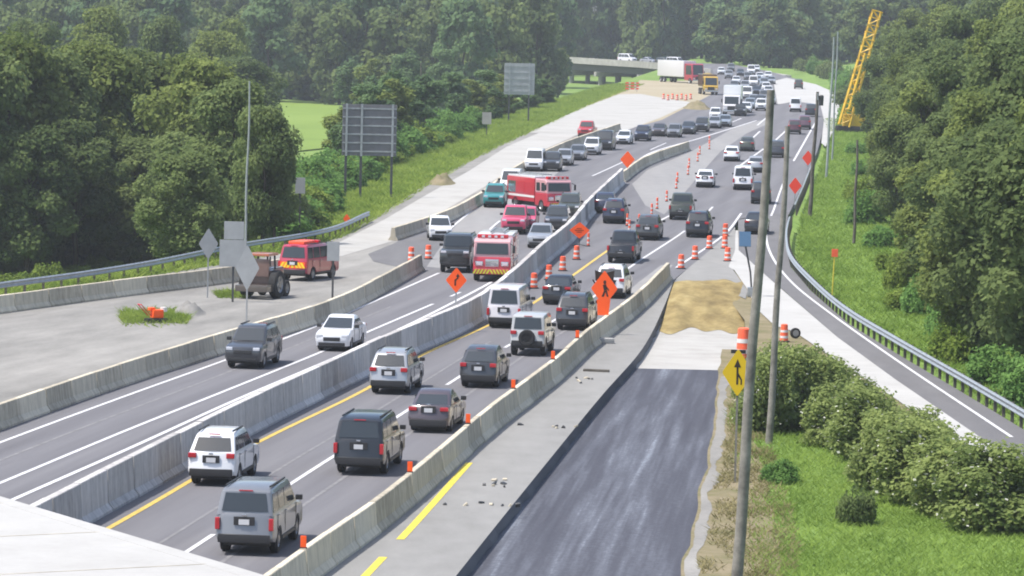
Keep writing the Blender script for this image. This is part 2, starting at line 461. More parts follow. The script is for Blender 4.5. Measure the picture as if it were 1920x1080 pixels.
# columns follow the verge so that its edge is sharp
ys = list(np.concatenate([np.arange(70, 330, 4.0), np.arange(330, 700, 8.0), np.arange(700, 1500, 25.0), np.arange(1500, 2101, 200.0)]))
LOFF = [900, 600, 420, 260, 180, 130, 95, 70, 52, 40, 31, 24, 20, 17, 14.5, 12.5, 10.8, 9.2, 7.8, 6.4, 5, 3.4, 1.4, 0.0, -2.0]
ROFF = [-.2, .6, 1.2, 2.2, 3.5, 5, 7, 9, 12, 15, 19, 24, 30, 40, 55, 80, 130, 260, 450, 700]
tv, tf = [], []
for y in ys:
    xl = left_edge(y)
    xr = RAMP_RAIL.at(y) if y < VY(250, 1548) else RAMP_RAIL.at(VY(250, 1548)) + (y - VY(250, 1548)) * .06
    xr = max(xr, xl + 12)
    cols = [xl - d for d in LOFF] + [xl + 2 + (xr - .4 - xl - 2) * k / 6 for k in range(1, 7)] + [xr + d for d in ROFF]
    tv.append([(x, y, terrain_h(x, y)) for x in cols])
nc = len(tv[0])
tf = [(r * nc + c, r * nc + c + 1, (r + 1) * nc + c + 1, (r + 1) * nc + c) for r in range(len(tv) - 1) for c in range(nc - 1)]
me = bpy.data.meshes.new('ground'); me.from_pydata([p for row in tv for p in row], [], tf); me.materials.append(M['grass_ground']); me.shade_smooth()
ground = tag(link('ground', me), kind='structure')

def hgt(x, y): return terrain_h(x, y)
def GT(u, v):
    """terrain point under a photograph pixel"""
    p = G(u, v)
    for _ in range(12): p = G(u, v, hgt(p.x, p.y))
    return p

# ------------------------------------------------------------------ roads and pavements
Y_SE_END = VY(524, 1264)
class Poly:
    """a ground line of straight stretches"""
    def __init__(self, px, z=0.0):
        p = sorted([(G(u, v, z).y, G(u, v, z).x) for u, v in px]); self.y = [a for a, _ in p]; self.x = [b for _, b in p]
    def at(self, y): return float(np.interp(y, self.y, self.x))
ROAD_L = Poly([(795, 510), (790, 490), (765, 468), (738, 455), (840, 419), (905, 384), (960, 339), (1050, 288), (1170, 243), (1235, 222), (1300, 190), (1335, 172), (1338, 150), (1300, 133), (1200, 120)])
def road_left(y):
    return L2.at(y) - .3 if y < VY(510, 795) else ROAD_L.at(y)
RIGHT_FAR = Poly([(1264, 524), (1290, 503), (1330, 470), (1368, 438), (1386, 409), (1478, 404), (1506, 345), (1532, 285), (1546, 235), (1540, 190), (1500, 150), (1440, 133), (1380, 122), (1300, 113)])
def road_right(y):
    return SE.at(y) if y < Y_SE_END else RIGHT_FAR.at(y)
def build_road(y0, y1, step):
    n = int((y1 - y0) / step); vs, fs, lat = [], [], []
    ym = VY(346, 1172)
    for i in range(n + 1):
        y = y0 + (y1 - y0) * i / n; a, b = road_left(y), road_right(y); m = MED.at(y) - .4 if y < ym else (W3.at(y) if y < VY(230, 1400) else a + (b - a) * .5)
        m = min(max(m, a + .1), b - .1)
        sk = b + .06 + .05 * math.sin(y * 1.7) + .04 * math.sin(y * 4.1)
        vs += [(a, y, 0), (m, y, 0), (m, y, 0), (b, y, 0), (sk, y, -.55)]
        lat += [a - CL.at(y), m - CL.at(y), m - CR.at(y), b - CR.at(y), b - CR.at(y)]
        if i:
            k = 5 * i; fs += [(k - 5, k - 4, k + 1, k), (k - 3, k - 2, k + 3, k + 2), (k - 2, k - 1, k + 4, k + 3)]
    me = bpy.data.meshes.new('road'); me.from_pydata(vs, [], fs); me.materials.append(M['asphalt'])
    me.attributes.new('lat', 'FLOAT', 'POINT').data.foreach_set('value', np.array(lat, np.float32))
    return link('road', me)
road = tag(build_road(Y_NEAR, VY(117, 1240), 2.0), kind='structure')
shoulder = tag(ribbon('shoulder', RBASE.off(-.9), SE, Y_NEAR, Y_SE_END, M['shoulder'], .005, 2.0), kind='structure')
# the vertical cut between the old pavement and the lower new asphalt
work_ground = tag(ribbon('construction_ground', GE, lambda y: (L2.off(.2).at(y) if y < VY(508, 795) else road_left(y) + .3), Y_NEAR, VY(243, 1170), M['dust'], -.012, 3.0), kind='structure')
tag(polygon('construction_ground_far', [(1082, 205), (1170, 244), (1240, 225), (1305, 192), (1338, 175), (1345, 158), (1325, 150), (1250, 152), (1200, 150), (1188, 162), (1140, 180)], M['dirt_pale'], .006), kind='structure')
tag(polygon('gravel_apron', [(992, 249), (1172, 250), (1178, 243), (1235, 222), (1300, 192), (1255, 186), (1200, 176), (1160, 177), (1100, 199), (1050, 221)], M['gravel_white'], .011), kind='structure')
tag(polygon('haul_road', [(640, 480), (735, 452), (905, 352), (1010, 285), (1110, 240), (1060, 228), (950, 275), (880, 320), (800, 365), (720, 412), (640, 452), (560, 480)], M['gravel_white'], -.006), kind='structure')
tag(polygon('old_road_patch', [(690, 476), (742, 455), (800, 440), (835, 437), (840, 470), (800, 500), (745, 500), (700, 490)], M['asphalt_ramp'], .004), kind='structure')
tag(polygon('queue_lane', [(800, 500), (850, 428), (877, 400), (940, 350), (1000, 316), (1060, 288), (1085, 292), (1020, 345), (965, 385), (932, 420), (905, 447), (872, 492), (850, 505)], M['asphalt_pale'], .005), kind='structure')
tag(polygon('median_strip', [(1185, 345), (1210, 385), (1245, 402), (1272, 375), (1310, 330), (1350, 285), (1400, 250), (1440, 232), (1440, 222), (1380, 238), (1296, 284), (1215, 318)], M['asphalt_pale'], .004), kind='structure')

def ne_edge(y): return NE.at(y) + .18 * noise.noise(Vector((0, y * .16, 5))) + .07 * noise.noise(Vector((0, y * .6, 9)))
VERGE_R = Poly([(1465, 1290), (1452, 1090), (1462, 1000), (1450, 930), (1425, 850), (1404, 760), (1402, 630)])
new_road = tag(ribbon('new_asphalt', lambda y: SE.at(y) - .1, lambda y: ne_edge(y), Y_NEAR, VY(676, 1270), M['asphalt_new'], -.38, .8), kind='structure')
tag(polygon('gravel_base', [(1190, 668), (1180, 690), (1300, 700), (1362, 708), (1400, 706), (1398, 640), (1392, 600), (1360, 575), (1250, 572), (1236, 590)], M['gravel_white'], -.386, zpix=-.386), kind='structure')
# brown dirt heap zone, a slightly raised and rutted sheet
def dirt_sheet():
    vs = []; fs = []; nu, nv = 36, 22
    for j in range(nv + 1):
        for i in range(nu + 1):
            s, t = i / nu, j / nv
            u0, u1 = 1236 + 30 * t, 1398 - 6 * t + 8 * noise.noise(Vector((t * 5, 2, 0)))
            p = G(u0 + (u1 - u0) * s, 606 - 82 * t + (1 - t) * 12 * noise.noise(Vector((s * 4, 0, 0))) + t * 10 * noise.noise(Vector((s * 5, 7, 0))))
            e = min(1, min(s, 1 - s) * 7, min(t, 1 - t) * 6)
            h = -.37 + .36 * smooth(t * 1.25) + e * (.12 + .05 * math.sin(p.x * 3.3 + .35 * p.y) + .13 * noise.fractal(Vector((p.x * .7, p.y * .16, 1)), 1, 2, 3))
            vs.append((p.x, p.y, h))
    for j in range(nv):
        for i in range(nu):
            k = j * (nu + 1) + i; fs.append((k, k + 1, k + nu + 2, k + nu + 1))
    me = bpy.data.meshes.new('dirt_ground'); me.from_pydata(vs, [], fs); me.materials.append(M['dirt']); me.shade_smooth()
    return tag(link('dirt_ground', me), kind='structure')
dirt_sheet()
tag(polygon('gore_pavement', [(1262, 528), (1290, 503), (1330, 470), (1368, 438), (1378, 425), (1380, 470), (1374, 505), (1402, 545), (1398, 560), (1340, 536), (1300, 530)], M['shoulder'], .008), kind='structure')
tag(polygon('gore_earth', [(1290, 528), (1374, 505), (1402, 540), (1452, 610), (1490, 622), (1575, 680), (1680, 748), (1900, 905), (1900, 960), (1690, 800), (1560, 720), (1440, 680), (1402, 690), (1396, 600), (1350, 540)], M['dirt_verge'], -.03), kind='structure')
ramp = tag(polygon('ramp', [(1430, 404), (1478, 398), (1474, 440), (1474, 462), (1482, 500), (1520, 545), (1590, 606), (1680, 662), (1820, 745), (1960, 830), (2100, 920), (2100, 1000), (1900, 862), (1680, 712), (1570, 632), (1470, 545), (1418, 500), (1384, 470), (1384, 412)], M['asphalt_ramp'], .007), kind='structure')
tag(polygon('concrete_apron', [(1376, 505), (1384, 468), (1420, 502), (1470, 546), (1570, 632), (1680, 712), (1900, 862), (2100, 1000), (2100, 1045), (1900, 905), (1680, 748), (1575, 680), (1490, 622), (1452, 610), (1420, 580), (1400, 540)], M['concrete_white'], .014), kind='structure')
tag(polygon('concrete_apron_near_gore', [(1366, 500), (1376, 506), (1385, 470), (1384, 432), (1379, 432), (1378, 470)], M['concrete_white'], .019), kind='structure')
tag(polygon('concrete_pavement_far', [(1450, 152), (1475, 146), (1530, 158), (1562, 172), (1574, 200), (1566, 238), (1548, 275), (1540, 268), (1545, 225), (1538, 196), (1490, 190), (1458, 196)], M['concrete_white'], .012), kind='structure')
tag(polygon('field', [(440, 186), (500, 186), (650, 200), (650, 232), (630, 275), (540, 285), (480, 260), (440, 214)], M['field'], -4.99, zpix=-4.99), kind='structure')
# bare earth verge beside the new asphalt
verge = tag(ribbon('dirt_verge', lambda y: ne_edge(y) - .1, lambda y: VERGE_R.at(y) + .5 * noise.noise(Vector((0, y * .2, 2))), Y_NEAR, VY(640, 1370), M['dirt_verge'], -.372, 1.5), kind='structure')
tag(ribbon('crumbled_edge', ne_edge, lambda y: ne_edge(y) + .34 + .28 * noise.noise(Vector((0, y * .22, 7))) + .1 * noise.noise(Vector((0, y * .9, 3))), Y_NEAR, VY(690, 1353), M['dust'], -.362, .6), kind='structure')

tag(polygon('repair_patch', [(1168, 556), (1196, 530), (1240, 497), (1262, 497), (1225, 535), (1185, 572)], M['asphalt_pale'], .004), kind='structure')
# painted lines (each stretch its own piece of the road)
Z1 = .010
def stretch(name, c, v0, v1, w, mat, parent=road, z=Z1, u=960):
    ya, yb = VYc(c, v0), VYc(c, v1)
    return line(name, c, ya, yb, w, mat, z, parent)
def VYc(c, v):
    """distance along a ground curve at which it crosses photograph row v"""
    lo, hi = 60.0, 1500.0
    for _ in range(40):
        mid = (lo + hi) / 2
        p = Vector((c.at(mid), mid, 0)) - Vector((0, 0, CAMH)); q = CAM_M.transposed() @ p
        vv = 540 - FPX * q.y / -q.z
        if vv > v: lo = mid
        else: hi = mid
    return lo
stretch('edge_line', W1, 1100, 512, .17, M['white_paint'])
stretch('edge_line', W1B, 434, 276, .17, M['white_paint'])
stretch('lane_line', W2, 1100, 570, .17, M['white_paint'])
for a, b in ((556, 548), (447, 414), (330, 300), (281, 268)):
    stretch('lane_line', W2B if a < 520 else W2, a, b, .16, M['white_paint'])
stretch('edge_line', W3, 1100, 318, .19, M['white_paint'])
stretch('edge_line', W3, 314, 226, .24, M['white_paint'])
M['ghost'] = flat('scraped_marking', (.175, .172, .176), .9, 0, .2, vary=.25, scale=1.5)
stretch('scraped_line', DL.off(1.35), 1150, 600, .14, M['ghost'], z=.006)
stretch('scraped_line', DL.off(-1.1), 1150, 640, .12, M['ghost'], z=.006)
stretch('scraped_line', W2.off(-1.7), 1000, 575, .13, M['ghost'], z=.006)
stretch('centre_line', YL, 1140, 533, .19, M['yellow_paint'])
stretch('centre_line', YL, 531, 438, .19, M['yellow_paint'])
stretch('centre_line', YL, 424, 403, .2, M['white_paint'])
for a, b in ((1150, 1085), (1062, 1002), (922, 852), (792, 764), (722, 690), (652, 630), (614, 596), (574, 548), (516, 433), (408, 388)):
    stretch('lane_line', DL, a, b, .16, M['white_paint'])
for c, a, b, w in ((Curve([(1383, 314), (1432, 279)]), 314, 279, .22), (Curve([(1452, 265), (1478, 241)]), 265, 241, .22),
                   (Curve([(1420, 235), (1445, 214)]), 235, 214, .2), (Curve([(1368, 300), (1425, 246)]), 299, 246, .2),
                   (Curve([(1268, 502), (1362, 436), (1390, 400)]), 502, 400, .17), (Curve([(1363, 233), (1390, 222)]), 233, 222, .2)):
    stretch('lane_line', c, a, b, w, M['white_paint'])
stretch('edge_line', RAMP_LINE, 820, 430, .15, M['white_paint'], ramp, .016)
stretch('edge_line', RAMP_LINE, 405, 345, .15, M['white_paint'], ramp, .016)
stretch('edge_line', Curve([(1488, 302), (1530, 228)]), 302, 230, .2, M['white_paint'])
stretch('old_centre_line', Curve([(690, 1075), (752, 1010), (880, 868)]), 1100, 1045, .24, M['yellow_bright'], shoulder, .013)
stretch('old_centre_line', Curve([(690, 1075), (752, 1010), (880, 868)]), 1012, 868, .24, M['yellow_bright'], shoulder, .013)

# ------------------------------------------------------------------ concrete barriers, one section at a time
def jersey(h, top, base, ln):
    p = [(-base/2, 0), (base/2, 0), (base/2, .08), (base/2 - .13 * base/.6, .26), (top/2, h - .02), (top/2 - .02, h), (-top/2 + .02, h), (-top/2, h - .02), (-base/2 + .13 * base/.6, .26), (-base/2, .08)]
    mb = MB(); n = len(p); g = .04
    vs = [(x, y, z) for y in (g, ln - g) for x, z in p]
    fs = [(k, (k + 1) % n, n + (k + 1) % n, n + k) for k in range(n)] + [tuple(range(n - 1, -1, -1)), tuple(range(n, 2 * n))]
    return mb.add(vs, fs)
def barrier_run(label, c, y0, y1, h, base, top, mat, ln=3.7, jitter=.012):
    root = empty('concrete_barrier', (c.at(y0), y0, 0), 0, label, 'barrier')
    me = jersey(h, top, base, ln).mesh('section', mat)
    y = y0
    while y < y1:
        s = c.slope(y + ln / 2); a = math.atan(s)
        o = link('section', me, root)
        o.location = (c.at(y) - root.location.x + random.uniform(-jitter, jitter), y - y0, -.02 + .02); o.rotation_euler = (0, 0, -a)
        o.scale = (1, 1, 1 + random.uniform(-.012, .012))
        y += ln * math.cos(a)
    return root
barrier_run('weathered grey concrete barrier between the right lanes and the pale shoulder', RBASE.off(-.30), Y_NEAR, VYc(RBASE, 526), .93, .60, .20, M['concrete'])
barrier_run('tall grey concrete barrier wall dividing the two carriageways', MED.off(-.36), Y_NEAR, VYc(MED, 348), 1.27, .66, .26, M['concrete_grey'])
barrier_run('dark faced far concrete barrier continuing the dividing wall', MED2.off(-.3), VYc(MED2, 342), VYc(MED2, 284), .9, .6, .22, M['concrete'])
barrier_run('grey concrete barrier left of the oncoming lanes, ending by orange drums', L2.off(-.3), Y_NEAR, VYc(L2, 510), .87, .60, .20, M['concrete'])
barrier_run('old concrete barrier in front of the left guardrail', L1.off(-.3), 140, VYc(L1, 511), .84, .60, .20, M['concrete'])
barrier_run('concrete barrier along the left side of the queueing cars', L3.off(-.3), VYc(L3, 451), VYc(L3, 246), .80, .60, .22, M['concrete'])

# ------------------------------------------------------------------ guardrails
def wbeam(mb, pts, z0=.46, hgt_=.31, t=.05, side=1):
    prof = [(0, z0), (.06, z0 + .06), (0, z0 + .13), (0, z0 + .18), (.06, z0 + .25), (0, z0 + hgt_), (-t, z0 + hgt_), (-t, z0)]
    n = len(prof); vs = []; fs = []
    for i, (x, y, z) in enumerate(pts):
        a = pts[max(0, i - 1)]; b = pts[min(len(pts) - 1, i + 1)]
        d = Vector((b[0] - a[0], b[1] - a[1], 0)).normalized(); nx, ny = -d.y, d.x
        for o, zz in prof: vs.append((x + nx * o * side, y + ny * o * side, z + zz))
        if i:
            k = i * n
            for j in range(n): fs.append((k - n + j, k - n + (j + 1) % n, k + (j + 1) % n, k + j))
    mb.add(vs, fs)
def guardrail(label, c, y0, y1, step, z=-.05, side=1):
    root = empty('guardrail', (c.at(y0), y0, z), 0, label, 'guardrail')
    ps = c.pts(y0, y1, step); rel = [(x - root.location.x, y - y0, 0) for x, y in ps]
    mb = MB(); wbeam(mb, rel, side=side); mb.build('rail', M['galv'], root, 40)
    pm = MB().box((0, 0, .36), (.12, .16, .78)).mesh('post', M['wood_dark'])
    for p in rel: link('post', pm, root).location = (p[0] + .14 * side, p[1], 0)
    return root
guardrail('galvanised guardrail curving round the outside of the entry ramp', RAMP_RAIL, VYc(RAMP_RAIL, 830), VYc(RAMP_RAIL, 425), 2.0)
guardrail('short galvanised guardrail beside the upper end of the entry ramp', RAMP_RAIL.off(.1), VYc(RAMP_RAIL, 402), VYc(RAMP_RAIL, 318), 2.2)
LG = Curve([(-300, 600), (0, 556), (150, 535), (260, 517), (430, 482), (600, 452), (692, 416)])
guardrail('galvanised guardrail at the foot of the left wood', LG, VYc(LG, 580), VYc(LG, 416), 2.2, side=-1)

# ------------------------------------------------------------------ vehicles (x forward, origin on the ground under the middle)
WF = .82     # cars in the photograph look narrow for their height
def wheel_meshes(r, w):
    k = (round(r, 3), round(w, 3))
    if k in wheel_meshes.c: return wheel_meshes.c[k]
    t = MB().lathe([(r * .62, -w / 2), (r * .93, -w / 2), (r, -w * .36), (r, w * .36), (r * .93, w / 2), (r * .62, w / 2), (r * .62, -w / 2)], 22, 'Y')
    rm = MB().lathe([(.001, w * .30), (r * .2, w * .33), (r * .3, w * .22), (r * .56, w * .3), (r * .64, w * .47), (r * .64, -w * .4), (.001, -w * .4)], 18, 'Y')
    for q in range(5):
        a = 2 * math.pi * q / 5
        rm.box((math.cos(a) * r * .36, w * .34, math.sin(a) * r * .36), (r * .52, .03, r * .13), rot=Matrix.Rotation(-a, 3, 'Y'))
        v = rm.v[-8:]
    wheel_meshes.c[k] = (t.mesh('tyre', M['tyre'], 40), rm.mesh('rim', M['rim'], 40))
    return wheel_meshes.c[k]
wheel_meshes.c = {}

class Proto:
    """a kind of vehicle: list of (name, mesh, loc, rotz, painted, child list)"""
    def __init__(self): self.parts = []
    def part(self, name, me, loc=(0, 0, 0), rz=0.0, painted=False, label=None): self.parts.append([name, me, loc, rz, painted, [], label]); return self.parts[-1]
    def sub(self, p, name, me, loc=(0, 0, 0)): p[5].append((name, me, loc))
    def make(self, name, label, loc, rz, pm=None, group=None, cat='car', lean=True):
        root = empty(name, loc, rz, label, cat, group)
        for n, me, l, r, pt, ch, lb in self.parts:
            o = link(n, me, root); o.location = l; o.rotation_euler = (0, 0, r)
            if lb: o['label'] = lb
            if pt and pm is not None:
                o.material_slots[0].link = 'OBJECT'; o.material_slots[0].material = pm
            for cn, cm, cl in ch:
                c = link(cn, cm, o); c.location = cl
                if len(c.material_slots) and cm.get('painted') and pm is not None:
                    c.material_slots[0].link = 'OBJECT'; c.material_slots[0].material = pm
        return root

BASEPAINT = flat('car_paint_base', (.4, .4, .42), .34, 0, .5, .5)
def add_wheels(P, xs, hw, r, w, rims=True):
    t, rm = wheel_meshes(r, w)
    for x in xs:
        for s in (1, -1):
            p = P.part('wheel', t, (x, s * (hw - w / 2 - .01), r), 0 if s > 0 else math.pi)
            if rims: P.sub(p, 'rim', rm)

def arch(x, r, z0, n=9):
    return [(x + r * math.cos(math.pi - math.pi * k / (n - 1)), z0 + r * .98 * math.sin(math.pi * k / (n - 1))) for k in range(n)]

def car_proto(L, W, H, zb, hood, cowl, ws_top, roof_rear, rear_base, wb, r=.34, sill=.27, trunk=None, noseh=.80, tailh=None,
              drop=.035, rails=False, detail=True, spare=False, bed=None, bpill=None, dark_low=True, tumble=.15):
    """one passenger vehicle; hood .. rear_base are x positions of the greenhouse, zb the belt height"""
    P = Proto(); W *= WF; hw = W / 2; F, B = L / 2, -L / 2
    ra = r + .06; xf, xr = F - .90 * L / 4.6, F - .90 * L / 4.6 - wb
    tailh = tailh or zb + .02
    # lower body
    prof = [(B + .05, sill + .06), (xr - ra, sill)] + arch(xr, ra, sill) + [(xr + ra, sill), (xf - ra, sill)] + arch(xf, ra, sill) + [(xf + ra, sill),
            (F - .08, sill + .02), (F, sill + .16), (F + .01, noseh - .16), (F - .06, noseh), (F - .28, noseh + .07), (cowl + (F - cowl) * .45, hood), (cowl, zb)]
    if trunk is not None: prof += [(rear_base, zb + .01), (rear_base - .12, trunk), (B + .10, trunk - .02), (B + .01, trunk - .12)]
    elif bed is not None: prof += [(rear_base + .03, zb), (rear_base, bed), (B + .04, bed), (B, bed - .06)]
    else: prof += [(rear_base + .25, zb), (B + .06, tailh), (B, tailh - .14)]
    prof += [(B - .02, .62), (B - .05, .56), (B - .05, sill + .16)]
    def sh(ax, az):
        def fn(x, z):
            e = max(0.0, abs(x) - L * .30) / (L * .20)
            zz = z - az * (1 if z > noseh - .05 else 0) * (1.0)
            return (x - math.copysign(ax * e * e, x), zz, 1 - ((.045 if z < .45 else 0) + (.028 if z > zb - .07 else 0)) * (1 if ax > .04 else 0))
        return fn
    lay = [(-hw, sh(.17, .05)), (-hw * .955, sh(.09, .012)), (-hw * .80, sh(.03, 0)), (0, sh(0, -.012)), (hw * .80, sh(.03, 0)), (hw * .955, sh(.09, .012)), (hw, sh(.17, .05))]
    mb = MB(); extrude_profile(mb, prof, lay)
    # greenhouse
    zt = H; z0 = zb - .04
    if roof_rear is not None:
        gp = [(cowl + .06, z0), (ws_top + .10, zt - .10), (ws_top - .06, zt - .02), ((ws_top + roof_rear) / 2, zt), (roof_rear + .10, zt - drop), (roof_rear - .03, zt - drop - .075), (rear_base + (.05 if trunk is None else .0), z0)]
        def gh(ins):
            def fn(x, z):
                t = max(0.0, (z - z0) / (zt - z0)); cx = (cowl + rear_base) / 2
                return (x - math.copysign(ins * .9, x - cx) * t, z - ins * .8 * (1 if z > z0 + .1 else 0), 1 - tumble * t)
            return fn
        gw = hw * .965
        gl = [(-gw, gh(.07)), (-gw * .95, gh(.022)), (-gw * .8, gh(.0)), (0, gh(-.012)), (gw * .8, gh(0)), (gw * .95, gh(.022)), (gw, gh(.07))]
        extrude_profile(mb, gp, gl)
    P.part('body', mb.mesh('body', BASEPAINT, 38), painted=True)
    if roof_rear is not None:
        def lerp(a, b, t): return (a[0] + (b[0] - a[0]) * t, a[1] + (b[1] - a[1]) * t)
        def yw(z, k): return gw * k * (1 - tumble * max(0.0, (z - z0) / (zt - z0)))
        def pane(a, b, t0, t1, k0, k1, sx):
            m = MB(); vs = []
            for t, k in ((t0, k0), (t1, k1)):
                x, z = lerp(a, b, t)
                for s in (-1, -.5, 0, .5, 1):
                    vs.append((x + sx * .014 + (sx * .02 * (1 - s * s)) * .6, s * yw(z, k), z + .008))
            m.add(vs, [(i, i + 1, i + 6, i + 5) for i in range(4)]); return m
        P.part('windshield', pane(gp[0], gp[1], .13, .96, .90, .86, 1).mesh('windshield', M['glass'], 60))
        if bed is None: P.part('rear_window', pane(gp[6], gp[5], .16 if trunk is None else .12, .93, .84, .80, -1).mesh('rear_window', M['glass'], 60))
        else: P.part('rear_window', pane(gp[6], gp[5], .25, .9, .8, .78, -1).mesh('rear_window', M['glass'], 60))
        # side windows
        a0, a1 = z0 + .09, zt - .17
        def edge_x(p, q, z): return p[0] + (q[0] - p[0]) * (z - p[1]) / (q[1] - p[1])
        fx0, fx1 = edge_x(gp[0], gp[1], a0) - .16, edge_x(gp[0], gp[1], a1) - .16
        rx0, rx1 = edge_x(gp[6], gp[5], a0) + .16, edge_x(gp[6], gp[5], a1) + .14
        mid = bpill if bpill is not None else (fx0 + rx0) / 2 + .1
        spl = [(fx0, fx1, mid + .04, mid + .04)]
        if bed is None or (fx0 - rx0) > 1.7:
            if trunk is None and rx0 < B + 1.3 and bed is None:
                m2 = mid - .95; spl += [(mid - .04, mid - .04, m2 + .04, m2 + .04), (m2 - .04, m2 - .04, rx0, rx1)]
            else: spl += [(mid - .04, mid - .04, rx0, rx1)]
        for s in (1, -1):
            for (xa0, xa1, xb0, xb1) in spl:
                y0_, y1_ = yw(a0, 1.0) + .006, yw(a1, 1.0) + .006
                P.part('side_window', MB().quad((xa0, s * y0_, a0), (xa1, s * y1_, a1), (xb1, s * y1_, a1), (xb0, s * y0_, a0)).mesh('side_window', M['glass']))
    # lamps, bumpers, plates, mirrors
    for s in (1, -1):
        hz = noseh - .06
        P.part('headlight', MB().box((F - .10, s * (hw * .74), hz), (.16, hw * .36, .13), bev=.03).mesh('headlight', M['head']))
        if bed is not None or (trunk is None and H > 1.85): tl = ((B + .03, s * (hw * .925), (bed or tailh) - .18 - (.0 if bed else .12)), (.12, hw * .16, .34 if bed is None else .28))
        elif trunk is None: tl = ((B + .045, s * (hw * .80), tailh - .10), (.13, hw * .34, .16))
        else: tl = ((B + .05, s * (hw * .76), trunk - .13), (.14, hw * .40, .14))
        P.part('tail_light', MB().box(*tl, bev=.03).mesh('tail_light', M['tail']))
        if detail:
            P.part('mirror', MB().box((cowl - .18, s * (hw + .09), zb + .10), (.13, .20, .15), bev=.03).mesh('mirror', M['trim']))
    P.part('bumper', MB().box((B - .02, 0, sill + .15), (.10, W * .90, .24), bev=.04).mesh('bumper', M['trim'], 40), label='dark rear bumper')
    P.part('grille', MB().box((F - .025, 0, noseh - .20), (.10, W * .50, .17), bev=.03).mesh('grille', M['trim'], 40))
    P.part('bumper', MB().box((F - .03, 0, sill + .10), (.09, W * .78, .14), bev=.03).mesh('bumper', M['trim'], 40), label='dark front bumper')
    if detail:
        P.part('licence_plate', MB().box((B - .045 if bed is None and trunk is None else B - .03, 0, (zb - .22) if trunk is None and bed is None else (.58 if bed else trunk - .17)), (.02, .30, .15)).mesh('licence_plate', M['plate']))
        P.part('underbody', MB().box((0, 0, sill - .02), (L * .86, W * .8, .14)).mesh('underbody', M['trim']))
        zz = (zb - .22) if trunk is None and bed is None else (.58 if bed else trunk - .17)
        P.part('plate_recess', MB().box((B - .022 if trunk is None and bed is None else B - .01, 0, zz + .03), (.03, W * .36, .24), bev=.02).mesh('plate_recess', M['trim']))
        P.part('emblem', MB().box((B - .04 if trunk is None and bed is None else B - .028, 0, zz + .20), (.03, .14, .06), bev=.02).mesh('emblem', M['chrome']))
        sm = MB()
        for s in (1, -1):
            for x in ((cowl - .12, (cowl + rear_base) / 2 + .02, rear_base + .75) if bed is None else (cowl - .12, (cowl + rear_base) / 2)):
                sm.box((x, s * (hw + .001), (zb + sill) / 2 + .06), (.018, .012, (zb - sill) * .72))
            sm.box(((xf + xr) / 2, s * (hw - .002), sill + .05), (wb - 2 * ra, .03, .10))
        P.part('door_seam', sm.mesh('door_seam', M['trim']))
        for s in (1, -1):
            for x in ((cowl + rear_base) / 2 + .20, rear_base + .92):
                P.part('door_handle', MB().box((x, s * (hw + .012), zb - .10), (.16, .03, .035), bev=.01).mesh('door_handle', M['chrome']))
        if trunk is None and bed is None:
            P.part('brake_light', MB().box((roof_rear - .05, 0, zt - .075), (.05, W * .24, .03)).mesh('brake_light', M['tail']))
    else:
        P.part('underbody', MB().box((0, 0, sill - .02), (L * .86, W * .8, .14)).mesh('underbody', M['trim']))
    if rails:
        for s in (1, -1):
            y = gw * (1 - tumble) * .90
            P.part('roof_rail', MB().box(((ws_top + roof_rear) / 2 - .05, s * y, zt + .02), ((ws_top - roof_rear) * .8, .045, .05), bev=.015).mesh('roof_rail', M['trim']))
    if bed is not None:
        P.part('cargo_bed', MB().box(((rear_base + B) / 2 + .02, 0, bed - .02), ((rear_base - B) - .24, W * .80, .06)).mesh('cargo_bed', M['trim']))
    if spare:
        t, rm = wheel_meshes(.36, .22)
        sp = MB(); vv = [(B - .10 - p.co.y, p.co.x, p.co.z + .82) for p in t.vertices]; sp.add(vv, [tuple(f.vertices) for f in t.polygons])
        vv = [(B - .10 - p.co.y, p.co.x, p.co.z + .82) for p in rm.vertices]; sp.add(vv, [tuple(f.vertices) for f in rm.polygons])
        P.part('spare_wheel', sp.mesh('spare_wheel', M['tyre'], 40))
    add_wheels(P, (xf, xr), hw, r, .23, detail)
    return P

PR = {}
for k, dt in (('', True), ('_far', False)):
    PR['big_suv' + k] = car_proto(4.95, 2.02, 1.90, 1.18, 1.10, 1.35, .72, -2.22, -2.46, 2.95, r=.39, sill=.34, noseh=1.00, rails=dt, detail=dt, tumble=.13)
    PR['suv' + k] = car_proto(4.50, 1.88, 1.70, 1.07, 1.02, 1.15, .40, -1.66, -2.16, 2.70, r=.36, sill=.30, noseh=.90, drop=.075, rails=dt, detail=dt, tumble=.18)
    PR['crossover' + k] = car_proto(4.35, 1.84, 1.62, 1.02, .97, 1.10, .20, -1.35, -2.06, 2.62, r=.35, sill=.27, noseh=.84, drop=.10, detail=dt, tumble=.19)
    PR['sedan' + k] = car_proto(4.65, 1.84, 1.45, .92, .90, 1.00, .05, -.95, -1.75, 2.75, r=.33, sill=.22, trunk=1.00, noseh=.74, drop=.06, detail=dt, tumble=.20)
    PR['hatch' + k] = car_proto(4.10, 1.76, 1.50, .93, .92, 1.05, .25, -1.35, -1.98, 2.55, r=.32, sill=.23, noseh=.76, detail=dt)
    PR['pickup' + k] = car_proto(5.30, 1.96, 1.84, 1.16, 1.10, 1.25, .62, -.55, -.80, 3.30, r=.39, sill=.36, bed=1.08, noseh=1.00, detail=dt)
    PR['van' + k] = car_proto(5.10, 1.96, 1.95, 1.08, 1.02, 1.75, .95, -2.30, -2.50, 3.05, r=.35, sill=.26, noseh=.88, detail=dt, tumble=.12)
PR['jeep'] = car_proto(4.15, 1.86, 1.82, 1.12, 1.08, .80, .52, -1.80, -1.98, 2.60, r=.40, sill=.42, noseh=1.02, spare=True, tumble=.06)
